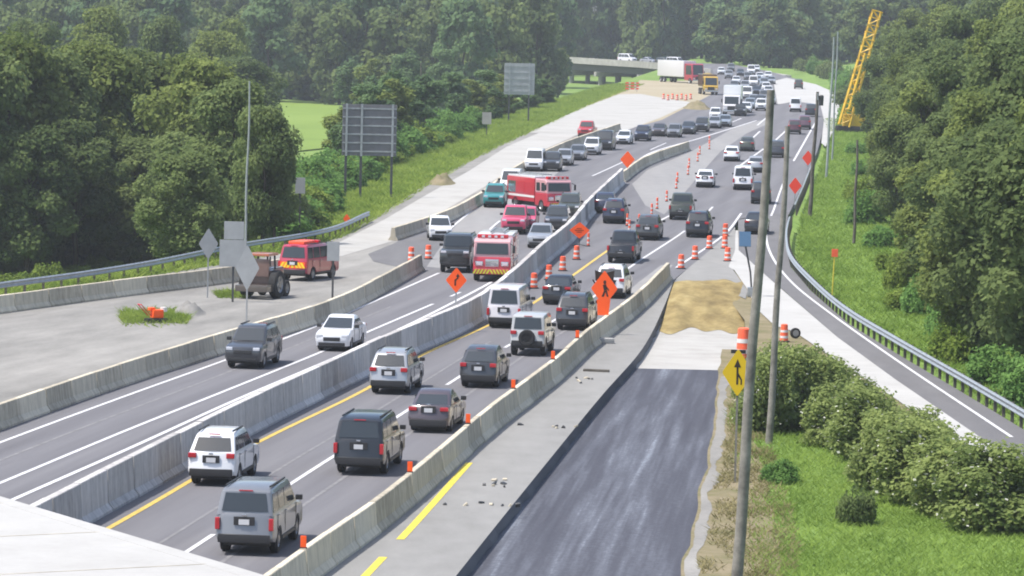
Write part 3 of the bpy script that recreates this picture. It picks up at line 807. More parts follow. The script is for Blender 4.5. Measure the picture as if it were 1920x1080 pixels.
PR['boxy'] = car_proto(4.75, 2.10, 2.10, 1.38, 1.30, .75, .55, -2.10, -2.28, 2.95, r=.44, sill=.42, noseh=1.24, tumble=.05, rails=True)

WHITE, SILVER, GREY = paint((.62, .63, .65)), paint((.36, .37, .385), .45, .35), paint((.20, .205, .215), .4, .35)
DGREY, BLACK, NAVY = paint((.050, .052, .057), .3), paint((.010, .0105, .012)), paint((.024, .028, .055), .2)
MAROON, RED, MAGENTA = paint((.085, .025, .032), .2), paint((.42, .022, .030)), paint((.52, .055, .12))
TEAL, OLIVE, TAN = paint((.045, .26, .26), .25), paint((.055, .062, .045), .2), paint((.27, .24, .20), .3)
PURPLE, BROWN, LBLUE = paint((.075, .06, .10), .3), paint((.085, .065, .06), .2), paint((.30, .34, .38), .4)

def put(kind, u, v, col, label, away=True, name=None, cat='car', group=None, curve=None, far=False, turn=0.0, sc=None):
    """stand a vehicle with its near end's ground contact at a photograph pixel, along its lane"""
    p = G(u, v); c = curve or (CR if away else CL); s = c.slope(p.y); h = math.atan2(1.0, s)
    d = Vector((math.cos(h), math.sin(h), 0))
    key = kind + ('_far' if far and kind + '_far' in PR else '')
    L = {'big_suv': 4.95, 'suv': 4.5, 'crossover': 4.35, 'sedan': 4.65, 'hatch': 4.1, 'pickup': 5.3, 'van': 5.1, 'jeep': 4.15, 'boxy': 4.75}.get(kind, 5)
    q = p + d * (L / 2 - .1)
    o = PR[key].make(name or {'big_suv': 'suv', 'suv': 'suv', 'crossover': 'suv', 'sedan': 'sedan', 'hatch': 'hatchback', 'pickup': 'pickup_truck', 'van': 'van', 'jeep': 'off_roader', 'boxy': 'off_roader'}[kind],
                     label, (q.x, q.y, .004), (h if away else h + math.pi) + R(turn), col, group, {'pickup': 'pickup truck', 'van': 'van'}.get(kind, cat))
    return o

G_R, G_Q, G_F = 'cars driving away in the right lanes', 'cars queueing in the oncoming lanes', 'far cars in the jam at the top of the road'
put('big_suv', 458, 1042, GREY, 'large grey suv with red tail lights nearest the camera', group=G_R)
put('suv', 396, 912, WHITE, 'white suv beside the yellow line, just ahead of the large grey suv', group=G_R)
put('big_suv', 672, 892, BLACK, 'large black suv with red tail lights in the near right lane', group=G_R)
put('sedan', 803, 812, paint((.075, .058, .066), .2), 'dark maroon sedan between the black suv and the grey crossover', group=G_R)
put('suv', 728, 740, SILVER, 'silver suv beside the yellow line, ahead of the white suv', group=G_R)
put('crossover', 896, 728, DGREY, 'dark grey crossover with pale roof in the right lane ahead of the maroon sedan', group=G_R)
put('van', 944, 616, paint((.50, .49, .51)), 'pale silver minivan beside the yellow line near the barrier drums', group=G_R)
put('jeep', 988, 668, paint((.36, .37, .37)), 'boxy grey off roader with spare wheel on its tailgate', group=G_R)
put('suv', 1072, 620, DGREY, 'black suv with pale roof edge just left of the large orange sign', group=G_R)
put('sedan', 1043, 572, BLACK, 'low black sedan beside the yellow line behind the pale minivan', group=G_R)
put('suv', 1143, 560, WHITE, 'white suv mostly hidden behind the large orange sign', group=G_R)
put('pickup', 1163, 494, BLACK, 'black pickup truck with open bed beside the yellow line', group=G_R)
put('suv', 1150, 420, NAVY, 'dark navy suv close to the dividing wall by the pale red drums', group=G_R)
put('sedan', 1132, 400, NAVY, 'dark car hugging the dividing wall behind the navy suv', group=G_R, far=True)
put('crossover', 1213, 451, paint((.05, .052, .05)), 'black crossover in the left lane near the row of traffic cones', group=G_R)
put('pickup', 1275, 413, OLIVE, 'dark olive pickup truck next to the leaning traffic cones', group=G_R)
put('suv', 1307, 446, BLACK, 'black suv in the right lane near the end of the white merging line', group=G_R)
put('sedan', 1321, 352, WHITE, 'white sedan alone in the lane right of the traffic cones', group=G_R)
put('van', 1392, 357, WHITE, 'tall white van driving away near the utility pole', group=G_R)
put('sedan', 1371, 303, WHITE, 'white sedan on the curve just before the dark olive car', group=G_R, far=True)
put('sedan', 1400, 284, OLIVE, 'dark olive sedan beyond the white sedan on the curve', group=G_R, far=True)
put('sedan', 1416, 324, SILVER, 'silver sedan half behind the tallest utility pole', group=G_R, far=True)
put('suv', 1456, 296, DGREY, 'dark grey suv just right of the tallest utility pole', group=G_R, far=True)
put('suv', 1426, 383, BLACK, 'black suv behind the tallest utility pole where the ramp joins', group=G_R, far=True)
put('sedan', 1416, 440, BLACK, 'black car on the entry ramp left of the tallest pole', group=G_R, far=True)
put('suv', 1489, 252, MAROON, 'dark maroon suv at the right edge of the far lanes', group=G_R, far=True)
put('suv', 1508, 243, paint((.11, .055, .075)), 'plum coloured suv beside the dark maroon suv', group=G_R, far=True)
put('suv', 1520, 219, BLACK, 'black suv just ahead of the plum coloured suv', group=G_R, far=True)
put('van', 1491, 210, WHITE, 'white van on the pale pavement far right', group=G_R, far=True)
put('suv', 1497, 167, OLIVE, 'dark green suv alone on the white concrete pavement', group=G_R, far=True)

put('suv', 455, 692, paint((.05, .052, .058), .2), 'dark suv with pale bonnet coming towards the camera beside the left barrier', away=False, group=G_Q)
put('sedan', 622, 659, WHITE, 'white sedan coming towards the camera beyond the two white lines', away=False, group=G_Q)
put('boxy', 852, 512, paint((.030, .034, .036)), 'boxy black off roader facing the camera left of the fire engine', away=False, group=G_Q)
put('sedan', 1010, 466, SILVER, 'silver sedan facing the camera beside the dividing wall', away=False, group=G_Q)
put('suv', 1042, 436, DGREY, 'dark grey suv right behind the silver sedan', away=False, group=G_Q)
put('suv', 1066, 410, OLIVE, 'dark suv between the dividing wall and the second fire engine', away=False, group=G_Q)
put('hatch', 818, 452, WHITE, 'white car with dark grille turning past the orange drums', away=False, group=G_Q, turn=8)
put('pickup', 962, 440, MAGENTA, 'pinkish red pickup truck facing the camera behind the front fire engine', away=False, group=G_Q)
put('hatch', 984, 432, MAGENTA, 'pinkish red hatchback close beside the red pickup truck', away=False, group=G_Q)
put('suv', 925, 390, TEAL, 'teal suv at the left edge of the queue', away=False, group=G_Q)
put('van', 955, 366, WHITE, 'white van behind the teal suv', away=False, group=G_Q)
put('van', 1000, 322, WHITE, 'white van behind the red fire engine stopped across the lanes', away=False, group=G_Q, far=True)
put('suv', 1033, 322, DGREY, 'dark grey suv next to the white van beyond the fire engine', away=False, group=G_Q, far=True)
put('hatch', 1056, 311, SILVER, 'silver hatchback between two dark cars of the queue', away=False, group=G_Q, far=True)
put('sedan', 1080, 301, GREY, 'grey sedan ahead of the white sedan in the left queue lane', away=False, group=G_Q, far=True)
put('suv', 1107, 291, WHITE, 'white suv in the left queue lane beside the tall black van', away=False, group=G_Q, far=True)
put('van', 1132, 282, BLACK, 'tall black van in the middle of the queue', away=False, group=G_Q, far=True)
put('sedan', 1167, 271, WHITE, 'white sedan in the queue just past the tall black van', away=False, group=G_Q, far=True)
put('suv', 1202, 265, NAVY, 'dark blue suv behind the white sedan in the queue', away=False, group=G_Q, far=True)
put('sedan', 1233, 256, BROWN, 'brownish sedan behind the dark blue suv', away=False, group=G_Q, far=True)
put('sedan', 1288, 252, DGREY, 'dark grey sedan leading two cars apart from the queue', away=False, group=G_Q, far=True)
put('suv', 1314, 248, DGREY, 'dark grey suv close beside a dark grey sedan in the far queue', away=False, group=G_Q, far=True)
put('sedan', 1358, 238, LBLUE, 'pale blue sedan in front of the white lorry', away=False, group=G_Q, far=True)
put('suv', 1387, 218, BLACK, 'black suv right of the white lorry', away=False, group=G_Q, far=True)
J = 'in the dense far jam beyond the white lorry'
jam = [(1384, 181, 'sedan', WHITE, 'white sedan left of the nearest white van of the far jam'), (1424, 198, 'hatch', DGREY, 'dark hatchback behind the white suv by the pole top'), (1444, 196, 'sedan', SILVER, 'silver sedan close against the pole top at the jam edge'), (1405, 204, 'hatch', LBLUE, 'pale blue hatchback second in the far jam'), (1436, 171, 'hatch', WHITE, 'white hatchback among pale cars right of the far jam'), (1420, 157, 'sedan', LBLUE, 'pale blue sedan far back in the jam'), (1376, 168, 'hatch', GREY, 'grey hatchback on the left side of the far jam'), (1440, 148, 'sedan', WHITE, 'white sedan far back at the right of the jam'), (1418, 135, 'sedan', WHITE, 'white sedan at the very end of the far jam'), (1338, 241, 'sedan', SILVER, 'silver sedan between the dark grey suv and the pale blue sedan'), (1262, 258, 'hatch', GREY, 'grey hatchback between the brownish sedan and the dark grey pair'), (1340, 224, 'hatch', WHITE, 'white hatchback left of the white lorry'), (1398, 212, 'sedan', WHITE, 'white sedan behind the black suv near the white lorry'), (1426, 208, 'suv', WHITE, 'white suv just left of the tallest pole top'),
       (1412, 196, 'sedan', SILVER, 'silver sedan third row ' + J), (1432, 190, 'suv', GREY, 'grey suv close to the tallest pole top'), (1400, 186, 'van', WHITE, 'white van nearest ' + J),
       (1418, 178, 'sedan', DGREY, 'dark grey sedan in the middle of the far jam, beside a white sedan'), (1440, 178, 'sedan', WHITE, 'white sedan at the right edge of the far jam'),
       (1396, 170, 'suv', SILVER, 'silver suv behind the nearest white van of the far jam'), (1412, 163, 'van', WHITE, 'white van in the middle of the far jam'),
       (1432, 164, 'suv', LBLUE, 'pale blue suv ' + J), (1446, 158, 'sedan', SILVER, 'silver sedan at the right edge of the far jam'), (1380, 158, 'sedan', WHITE, 'white sedan right of the yellow dump truck'),
       (1402, 152, 'suv', GREY, 'grey suv at the back of the far jam'), (1424, 150, 'sedan', WHITE, 'white sedan at the back right of the far jam'), (1366, 148, 'suv', SILVER, 'silver suv right behind the yellow dump truck'),
       (1388, 143, 'sedan', DGREY, 'dark grey sedan at the back of the far jam'), (1408, 140, 'van', WHITE, 'farthest white van of the jam'), (1352, 140, 'sedan', WHITE, 'white sedan right of the red lorry tractor'), (1370, 134, 'suv', GREY, 'farthest grey suv of the jam')]
for u, v, k, col, lb in jam:
    put(k, u, v, col, lb, away=False, group=G_F, far=True)

# ------------------------------------------------------------------ large and special vehicles
def prism(mb, prof, hw, mi=0, ins=.05):
    """side profile extruded to +-hw with softened sides"""
    cx = sum(p[0] for p in prof) / len(prof); cz = sum(p[1] for p in prof) / len(prof)
    def inner(x, z): return (x, z, 1)
    def outer(x, z): return (x - math.copysign(min(ins, abs(x - cx)), x - cx), z - math.copysign(min(ins, abs(z - cz)), z - cz), 1)
    extrude_profile(mb, prof, [(-hw, outer), (-hw + ins, inner), (hw - ins, inner), (hw, outer)], mi)
def heavy(P, xs, hw, r=.5, w=.3): add_wheels(P, xs, hw, r, w, True)

REDP, WHITEP = paint((.44, .028, .045)), paint((.62, .61, .62))
def fire_engine(L=6.6, W=2.06, H=2.72):
    P = Proto(); F, B, hw = L / 2, -L / 2, W / 2
    m = MB(); prism(m, [(F - 1.95, .42), (F - 1.35, .42), (F - 1.25, .85), (F - .55, .85), (F - .45, .42), (F, .42), (F + .02, 1.22), (F - .04, 1.35), (F - 1.95, 1.35)], hw)
    P.part('cab', m.mesh('cab', REDP, 35), label='red lower cab')
    m = MB(); prism(m, [(F - 1.95, 1.35), (F - .04, 1.35), (F - .12, 2.18), (F - .26, 2.34), (F - 1.95, 2.36)], hw * .985)
    c = P.part('cab_roof', m.mesh('cab_roof', paint((.56, .30, .32)), 35), label='pale red upper cab')
    P.part('windshield', MB().add([(F - .015, -hw * .86, 1.50), (F - .015, hw * .86, 1.50), (F - .085, hw * .82, 2.10), (F - .085, -hw * .82, 2.10)], [(0, 1, 2, 3)]).mesh('windshield', M['glass']))
    for s in (1, -1):
        for x0, x1 in ((F - .35, F - .95), (F - 1.1, F - 1.75)):
            P.part('side_window', MB().quad((x0, s * (hw * .985 + .006), 1.50), (x0 - .08, s * (hw * .985 + .006), 2.10), (x1, s * (hw * .985 + .006), 2.10), (x1, s * (hw * .985 + .006), 1.50)).mesh('side_window', M['glass']))
        p = P.part('headlight', MB().box((F + .02, s * hw * .68, .98), (.10, .42, .26), bev=.04).mesh('headlight', M['chrome'], 40))
        P.sub(p, 'lens', MB().box((F + .075, s * hw * .68, .98), (.02, .30, .15), bev=.01).mesh('lens', M['head']))
        P.part('mirror', MB().box((F + .10, s * (hw + .16), 1.80), (.10, .14, .42), bev=.03).tube((F - .05, s * hw * .96, 2.1), (F + .1, s * (hw + .16), 1.98), .025).mesh('mirror', M['trim']))
        P.part('stripe', MB().box((B + (L - 1.95) / 2, s * (hw + .004), 1.02), (L - 2.1, .012, .16)).mesh('stripe', M['white_refl']))
    g = MB().box((F + .02, 0, 1.02), (.08, W * .36, .42), bev=.03)
    P.part('grille', g.mesh('grille', M['chrome'], 40))
    b = MB().box((F + .22, 0, .58), (.46, W * .98, .30), bev=.05)
    p = P.part('bumper', b.mesh('bumper', REDP, 40))
    ch = MB()
    for k in range(-5, 6):
        x = k * W * .088; d = .07 if k < 0 else -.07
        ch.add([(F + .455, x - .05 - d, .46), (F + .455, x + .05 - d, .46), (F + .455, x + .05 + d, .70), (F + .455, x - .05 + d, .70)], [(0, 1, 2, 3)])
    P.sub(p, 'chevron', ch.mesh('chevron', M['lime']))
    lb = MB().box((F - .42, 0, 2.47), (.36, W * .82, .20), bev=.04)
    p = P.part('light_bar', lb.mesh('light_bar', M['red_lens'], 40))
    lc = MB()
    for k in (-.6, -.2, .2, .6): lc.box((F - .235, k * W * .42, 2.47), (.02, .16, .12))
    P.sub(p, 'lamp', lc.mesh('lamp', M['head']))
    m = MB().box((B + (L - 2.05) / 2, 0, 1.50), (L - 2.05, W, 1.72), bev=.05)
    p = P.part('body', m.mesh('body', REDP, 40))
    for s in (1, -1):
        for k in range(3):
            w = (L - 2.3) / 3; x = B + .15 + w * (k + .5)
            if k != 1 or True: P.sub(p, 'locker', MB().box((x, s * (hw + .006), 1.62), (w * .86, .02, .82)).mesh('locker', M['chrome'] if k == 0 else REDP))
    P.part('roof', MB().box((B + (L - 2.05) / 2, 0, 2.42), (L - 2.15, W * .94, .14), bev=.03).mesh('roof', WHITEP, 40))
    ld = MB()
    for s in (-.35, .35): ld.box((B + (L - 2.05) / 2, s + .1, 2.60), (L - 2.4, .06, .10))
    for k in range(9): ld.box((B + .4 + k * (L - 2.8) / 8, .1, 2.60), (.05, .70, .05))
    P.part('ladder', ld.mesh('ladder', M['galv']))
    P.part('chassis', MB().box((-.1, 0, .50), (L * .9, W * .7, .34)).mesh('chassis', M['trim']))
    heavy(P, (F - .9, B + 1.45), hw + .01, .46, .30)
    return P
PR['engine'] = fire_engine()
def put_at(P, u, v, rz, name, label, cat, pm=None, group=None, near=0.0, z=.004):
    p = G(u, v); d = Vector((math.cos(rz), math.sin(rz), 0)); q = p - d * near
    return P.make(name, label, (q.x, q.y, z), rz, pm, group, cat)
hq = CL.heading(VY(528, 922)) + math.pi
put_at(PR['engine'], 921, 529, hq + R(2), 'fire_engine', 'red and white fire engine facing the camera beside the dividing wall', 'fire engine', near=3.6, group='fire engines among the queueing cars')
put_at(PR['engine'], 1046, 398, R(-64), 'fire_engine', 'red fire engine with white roof stopped aslant among the queueing cars', 'fire engine', near=3.1, group='fire engines among the queueing cars')

# red emergency suv with chevrons parked left
def rescue_suv():
    P = car_proto(4.7, 2.05, 1.98, 1.18, 1.12, 1.30, .70, -2.08, -2.30, 2.85, r=.38, sill=.36, noseh=1.02, rails=True, tumble=.12)
    hw = 2.05 * WF / 2; B = -2.35
    ch = MB()
    for k in range(-3, 4):
        x = k * .20; d = .09 if k < 0 else (-.09 if k > 0 else 0)
        ch.add([(B - .028, x - .07 - d, .72), (B - .028, x + .07 - d, .72), (B - .028, x + .07 + d, 1.02), (B - .028, x - .07 + d, 1.02)], [(0, 1, 2, 3)])
    P.part('chevron', ch.mesh('chevron', M['chev_yellow']))
    P.part('chevron_board', MB().box((B - .012, 0, .87), (.02, hw * 1.7, .34)).mesh('chevron_board', M['orange_sign']))
    P.part('light_bar', MB().box((.1, 0, 2.06), (.32, hw * 1.3, .14), bev=.04).mesh('light_bar', M['red_lens'], 40))
    P.part('equipment_rack', MB().box((-.9, .1, 2.04), (1.5, hw * 1.1, .16), bev=.05).mesh('equipment_rack', M['orange'], 40))
    return P
PR['rescue'] = rescue_suv()
p = G(560, 527); PR['rescue'].make('rescue_suv', 'red emergency suv with yellow chevrons on its tail parked in the work area', (p.x + .45, p.y + 2.2, -.008), R(70), paint((.36, .022, .05)), None, 'suv')
put('pickup', 1096, 259, RED, 'red work truck parked behind the barrier beside the queue', away=False, far=True, name='work_truck')

# lorries
def lorry(L, W, H, box_col, cab_col, cab_h=2.7, cab_l=2.1, tipper=False):
    P = Proto(); F, B, hw = L / 2, -L / 2, W / 2
    m = MB(); prism(m, [(F - cab_l, .55), (F - .02, .55), (F, 1.35), (F - .10, 1.45), (F - .32, cab_h - .12), (F - .5, cab_h), (F - cab_l, cab_h)], hw * .94)
    P.part('cab', m.mesh('cab', cab_col, 35))
    P.part('windshield', MB().add([(F - .10, -hw * .8, 1.55), (F - .10, hw * .8, 1.55), (F - .295, hw * .78, cab_h - .2), (F - .295, -hw * .78, cab_h - .2)], [(0, 1, 2, 3)]).mesh('windshield', M['glass']))
    for s in (1, -1):
        P.part('side_window', MB().quad((F - .5, s * (hw * .94 + .006), 1.55), (F - .65, s * (hw * .94 + .006), cab_h - .3), (F - cab_l + .5, s * (hw * .94 + .006), cab_h - .3), (F - cab_l + .5, s * (hw * .94 + .006), 1.55)).mesh('side_window', M['glass']))
        P.part('headlight', MB().box((F - .01, s * hw * .7, .92), (.1, .32, .2), bev=.03).mesh('headlight', M['head']))
        P.part('mirror', MB().box((F - .3, s * (hw + .12), 1.95), (.1, .16, .5), bev=.03).mesh('mirror', M['trim']))
    P.part('grille', MB().box((F + .0, 0, 1.0), (.06, W * .45, .5), bev=.02).mesh('grille', M['trim']))
    P.part('bumper', MB().box((F + .03, 0, .58), (.14, W * .94, .28), bev=.04).mesh('bumper', M['chrome'], 40))
    bl = L - cab_l - .15
    if tipper:
        m = MB(); z0, z1 = 1.25, H
        prism(m, [(B, z0 + .3), (B + .4, z0), (B + bl - .2, z0), (B + bl, z0 + .2), (B + bl, z1), (B, z1)], hw, 0, .04)
        P.part('tipper_body', m.mesh('tipper_body', box_col, 30))
        for k in range(6): P.part('rib', MB().box((B + .5 + k * (bl - .9) / 5, 0, (z0 + z1) / 2 + .1), (.10, W + .10, z1 - z0 - .3)).mesh('rib', box_col))
        P.part('load', MB().lathe([(.01, z1 + .25), (.6, z1 + .12), (1.0, z1 - .05)], 12, 'Z', (B + bl / 2, 0, 0)).mesh('load', M['dirt'], 60))
    else:
        P.part('cargo_box', MB().box((B + bl / 2, 0, (1.1 + H) / 2), (bl, W, H - 1.1), bev=.05).mesh('cargo_box', box_col, 40))
    P.part('chassis', MB().box((-.05, 0, .85), (L * .94, W * .5, .3)).mesh('chassis', M['trim']))
    heavy(P, (F - 1.0, B + 1.2, B + 2.4), hw, .50, .32)
    return P
PR['white_lorry'] = lorry(9.0, 2.35, 3.9, paint((.64, .65, .66)), WHITEP)
PR['dump'] = lorry(7.5, 2.35, 3.2, paint((.13, .075, .055)), paint((.55, .34, .03)), 2.9, 2.0, True)
PR['tractor'] = lorry(12.5, 2.5, 3.95, WHITEP, paint((.38, .03, .06)), 3.5, 3.0)
h = CL.heading(VY(216, 1370)) + math.pi
put_at(PR['white_lorry'], 1371, 217, h, 'lorry', 'white box lorry facing the camera among the queueing cars', 'lorry', near=4.5)
put_at(PR['dump'], 1333, 178, R(-85), 'dump_truck', 'yellow dump truck with brown body at the edge of the dirt yard', 'dump truck', near=3.7)
put_at(PR['tractor'], 1309, 157, R(-62), 'lorry', 'red lorry tractor with a white trailer coming off the bridge', 'lorry', near=6.2)

# brown tractor with big tyres by the sign posts
def farm_tractor():
    P = Proto()
    P.part('body', MB().box((.55, 0, 1.12), (1.9, .86, .80), bev=.14).box((-.35, 0, 1.0), (.9, 1.25, .9), bev=.12).box((-.95, 0, 1.55), (.10, 1.1, .9), bev=.04).mesh('body', paint((.16, .10, .085)), 40))
    c = MB()
    for sx in (-.95, .05):
        for sy in (-.5, .5): c.tube((sx, sy, 1.1), (sx, sy * .9, 2.15), .05)
    P.part('cab_frame', c.mesh('cab_frame', M['trim'], 40))
    P.part('canopy', MB().box((-.45, 0, 2.22), (1.35, 1.2, .14), bev=.05).mesh('canopy', paint((.42, .14, .07)), 40))
    P.part('seat', MB().box((-.55, 0, 1.25), (.5, .5, .5), bev=.08).mesh('seat', M['trim'], 40))
    P.part('mower_deck', MB().box((-1.55, .0, .55), (1.0, 1.75, .34), bev=.06).mesh('mower_deck', paint((.09, .075, .065)), 40))
    P.part('exhaust', MB().tube((1.1, .2, 1.3), (1.1, .2, 2.0), .045).mesh('exhaust', M['trim'], 40))
    t, rm = wheel_meshes(.72, .42)
    for s in (1, -1):
        p = P.part('rear_wheel', t, (-.5, s * .80, .72), 0 if s > 0 else math.pi); P.sub(p, 'rim', rm)
    t, rm = wheel_meshes(.42, .28)
    for s in (1, -1):
        p = P.part('front_wheel', t, (1.15, s * .62, .42), 0 if s > 0 else math.pi); P.sub(p, 'rim', rm)
    return P
put_at(farm_tractor(), 476, 560, R(72), 'tractor', 'brown tractor with big black tyres and orange canopy behind the grey signs', 'tractor', near=-1.6, z=-.008)

# orange plate compactor lying in the weeds at the far left
r = empty('plate_compactor', G(292, 604), R(30), 'small orange and black compactor in the weeds at the left', 'compactor')
MB().box((0, 0, .10), (.95, .62, .16), bev=.04).build('base_plate', M['black'], r, 40)
MB().box((.05, 0, .40), (.55, .42, .40), bev=.08).box((-.20, .05, .62), (.28, .30, .16), bev=.05).build('engine_cover', M['orange_sign'], r, 40)
MB().tube((-.3, -.2, .3), (-.85, -.2, .85), .025).tube((-.3, .2, .3), (-.85, .2, .85), .025).tube((-.85, -.2, .85), (-.85, .2, .85), .025).build('handle', M['red_lens'], r)
MB().lathe([(.01, .0), (.16, .02), (.16, .22), (.01, .24)], 12, 'Z', (.38, -.05, .48)).build('fuel_tank', M['white_refl'], r, 40)

# ------------------------------------------------------------------ drums, cones, delineators
DR = []
def drum_meshes(h, r):
    prof = lambda a, b, k: [(r * (1 - .18 * a) , h * a), (r * (1 - .18 * b), h * b)]
    body = MB()
    zs = [.06, .20, .36, .52, .68, .84, .97]
    for i in range(6): body.lathe([(r * (1 - .22 * zs[i]), h * zs[i]), (r * (1 - .22 * zs[i + 1]) , h * zs[i + 1])], 14, mi=0)
    body.lathe([(r * .787, h * .97), (r * .5, h), (.01, h)], 14)
    bands = MB()
    for a, b in ((.22, .35), (.54, .67)): bands.lathe([(r * (1 - .22 * a) + .006, h * a), (r * (1 - .22 * b) + .006, h * b)], 14)
    base = MB().lathe([(.01, 0), (r * 1.35, 0), (r * 1.35, h * .05), (r * 1.0, h * .085), (.01, h * .085)], 14)
    return body.mesh('drum_body', M['orange'], 50), bands.mesh('reflective_band', M['white_refl'], 50), base.mesh('base', M['black'], 50)
DM = drum_meshes(.84, .20); CM = drum_meshes(.95, .10)
def drum(u, v, label, name='traffic_drum', cat='drum', group=None, ms=DM, z=0.004, sc=1.0, tilt=0):
    p = G(u, v); r = empty(name, (p.x, p.y, z), random.uniform(0, 6), label, cat, group); r.scale = (sc,) * 3; r.rotation_euler.x = tilt
    for n, m in zip(('drum_body', 'reflective_band', 'base'), ms): link(n if name == 'traffic_drum' or n != 'drum_body' else 'post', m, r)
    return r
GD = 'orange drums beside the dividing wall'
for (u, v), lb in zip(((1001, 541), (1029, 525), (1055, 508), (1081, 487)), ('nearest of the four orange drums beside the dividing wall', 'second nearest orange drum beside the dividing wall', 'third orange drum beside the dividing wall', 'farthest of the four orange drums beside the dividing wall')):
    drum(u, v, lb, group=GD)
GE_ = 'orange drums along the white merging line'
for (u, v), lb in zip(((1277, 504), (1303, 487), (1330, 467), (1359, 466), (1364, 490), (1360, 443)), ('nearest orange drum at the end of the right barrier', 'second orange drum on the white merging line', 'third orange drum on the white merging line', 'middle orange drum beside the white gore kerb', 'nearest orange drum beside the white gore kerb', 'farthest orange drum at the tip of the gore')):
    drum(u, v, lb, group=GE_)
drum(803, 486, 'orange drum standing past the end of the left barrier', group='orange drums at the left barrier end')
drum(771, 490, 'orange drum partly behind the end of the left barrier', group='orange drums at the left barrier end')
drum(1394, 660, 'large orange drum with black base beside the tallest pole', sc=1.75, z=-.38)
drum(1470, 640, 'orange drum behind the flowering bushes by the ramp', z=-.03)
o = wheel_meshes(.40, .24)
wr = empty('loose_tyre', G(1491, 634), R(15), 'black tyre standing behind the flowering bushes beside the ramp', 'tyre'); wr.scale = (.62,) * 3; q = link('tyre', o[0], wr); q.location.z = .38; q = link('rim', o[1], wr); q.location.z = .38
cones = [(1103, 462), (1176, 424), (1180, 436), (1198, 425), (1222, 404), (1232, 392), (1250, 378), (1268, 354), (1270, 342), (1290, 328), (1292, 314), (1308, 303), (1312, 290), (1330, 280), (1330, 270)]
for i, (u, v) in enumerate(cones):
    drum(u, v, 'slim orange channelizer post, number %s from the near end of the left lane row' % 'one two three four five six seven eight nine ten eleven twelve thirteen fourteen fifteen'.split()[i], 'channelizer_post', 'post', 'channelizer posts along the left lane', CM, sc=.9)
for i in range(7):
    drum(1244 + i * 8.5, 186 + (i % 2) * 2, '%s orange drum from the left in the row across the far dirt yard' % 'first second third fourth fifth sixth seventh'.split()[i], group='drums across the far dirt yard')
GB = 'orange markers on the near barrier'
pm = MB().box((0, 0, .17), (.16, .04, .32), bev=.015).mesh('panel', M['orange_sign']); pb = MB().box((0, 0, .0), (.20, .12, .04)).mesh('clip', M['black'])
for (u, v), lb in zip(((557, 1032), (757, 889), (892, 797), (970, 731), (1029, 676), (1083, 636)), ('nearest orange marker clipped on the right barrier beside the grey suv', 'orange marker on the right barrier beside the black suv', 'orange marker on the right barrier beside the maroon sedan', 'orange marker on the right barrier beside the dark crossover', 'orange marker on the right barrier beside the off roader', 'farthest orange marker on the right barrier near the orange sign')):
    c = RBASE.off(-.30); y = VYc(c, v + .93 * (v + 20) / 16)
    r = empty('barrier_marker', (c.at(y), y, .945), 0, lb, 'marker', GB); link('panel', pm, r); link('clip', pb, r)

# ------------------------------------------------------------------ signs
def worker_glyph(mb, s, y):
    mb.lathe([(.01, 0), (.09 * s, 0)], 10, 'Y', (.02 * s, y, .28 * s))
    for pts in ([(-.10, .16), (.10, .20), (.16, -.08), (-.02, -.10)], [(-.02, -.10), (.10, -.10), (-.02, -.36), (-.16, -.36)], [(.10, .14), (.30, -.06), (.24, -.10), (.06, .06)], [(.06, -.1), (.16, -.08), (.26, -.36), (.16, -.36)]):
        mb.add([(a * s, y, b * s) for a, b in pts], [(0, 1, 2, 3)])
def shift_glyph(mb, s, y):
    for pts in ([(-.14, -.34), (-.02, -.34), (-.02, -.02), (-.14, .02)], [(-.14, .02), (-.02, -.02), (.14, .10), (.06, .16)], [(.05, .12), (.16, .10), (.16, .24), (.05, .24)]):
        mb.add([(a * s, y, b * s) for a, b in pts], [(0, 1, 2, 3)])
    mb.add([(-.04 * s, y, .22 * s), (.25 * s, y, .22 * s), (.105 * s, y, .42 * s)], [(0, 1, 2)])
def merge_glyph(mb, s, y):
    for pts in ([(-.07, -.40), (.03, -.40), (.03, .22), (-.07, .22)], [(.03, -.14), (.03, .0), (.22, -.22), (.22, -.40), (.15, -.40), (.15, -.24)]):
        mb.add([(a * s, y, b * s) for a, b in pts], [tuple(range(len(pts)))])
    mb.add([(-.20 * s, y, .18 * s), (.16 * s, y, .18 * s), (-.02 * s, y, .46 * s)], [(0, 1, 2)])
def text_glyph(mb, s, y):
    for z, w in ((.17, .22), (.0, .36), (-.17, .22)):
        x = -w
        while x < w - .05:
            mb.add([(x * s, y, (z - .045) * s), ((x + .07) * s, y, (z - .045) * s), ((x + .07) * s, y, (z + .045) * s), (x * s, y, (z + .045) * s)], [(0, 1, 2, 3)]); x += .1
def diamond_panel(w, h, t=.03, r=.06):
    mb = MB(); pts = []
    for (cx, cz) in ((0, -h / 2), (w / 2, 0), (0, h / 2), (-w / 2, 0)):
        pts.append((cx, cz))
    out = []
    for i, p in enumerate(pts):
        a = Vector(pts[i - 1]); b = Vector(p); c = Vector(pts[(i + 1) % 4])
        out += [tuple(b + (a - b).normalized() * r), tuple(b + (a - b) .normalized() * r * .3 + (c - b).normalized() * r * .3), tuple(b + (c - b).normalized() * r)]
    n = len(out); mb.add([(x, -t / 2, z) for x, z in out] + [(x, t / 2, z) for x, z in out],
                         [tuple(range(n)), tuple(range(2 * n - 1, n - 1, -1))] + [(k, n + k, n + (k + 1) % n, (k + 1) % n) for k in range(n)])
    return mb
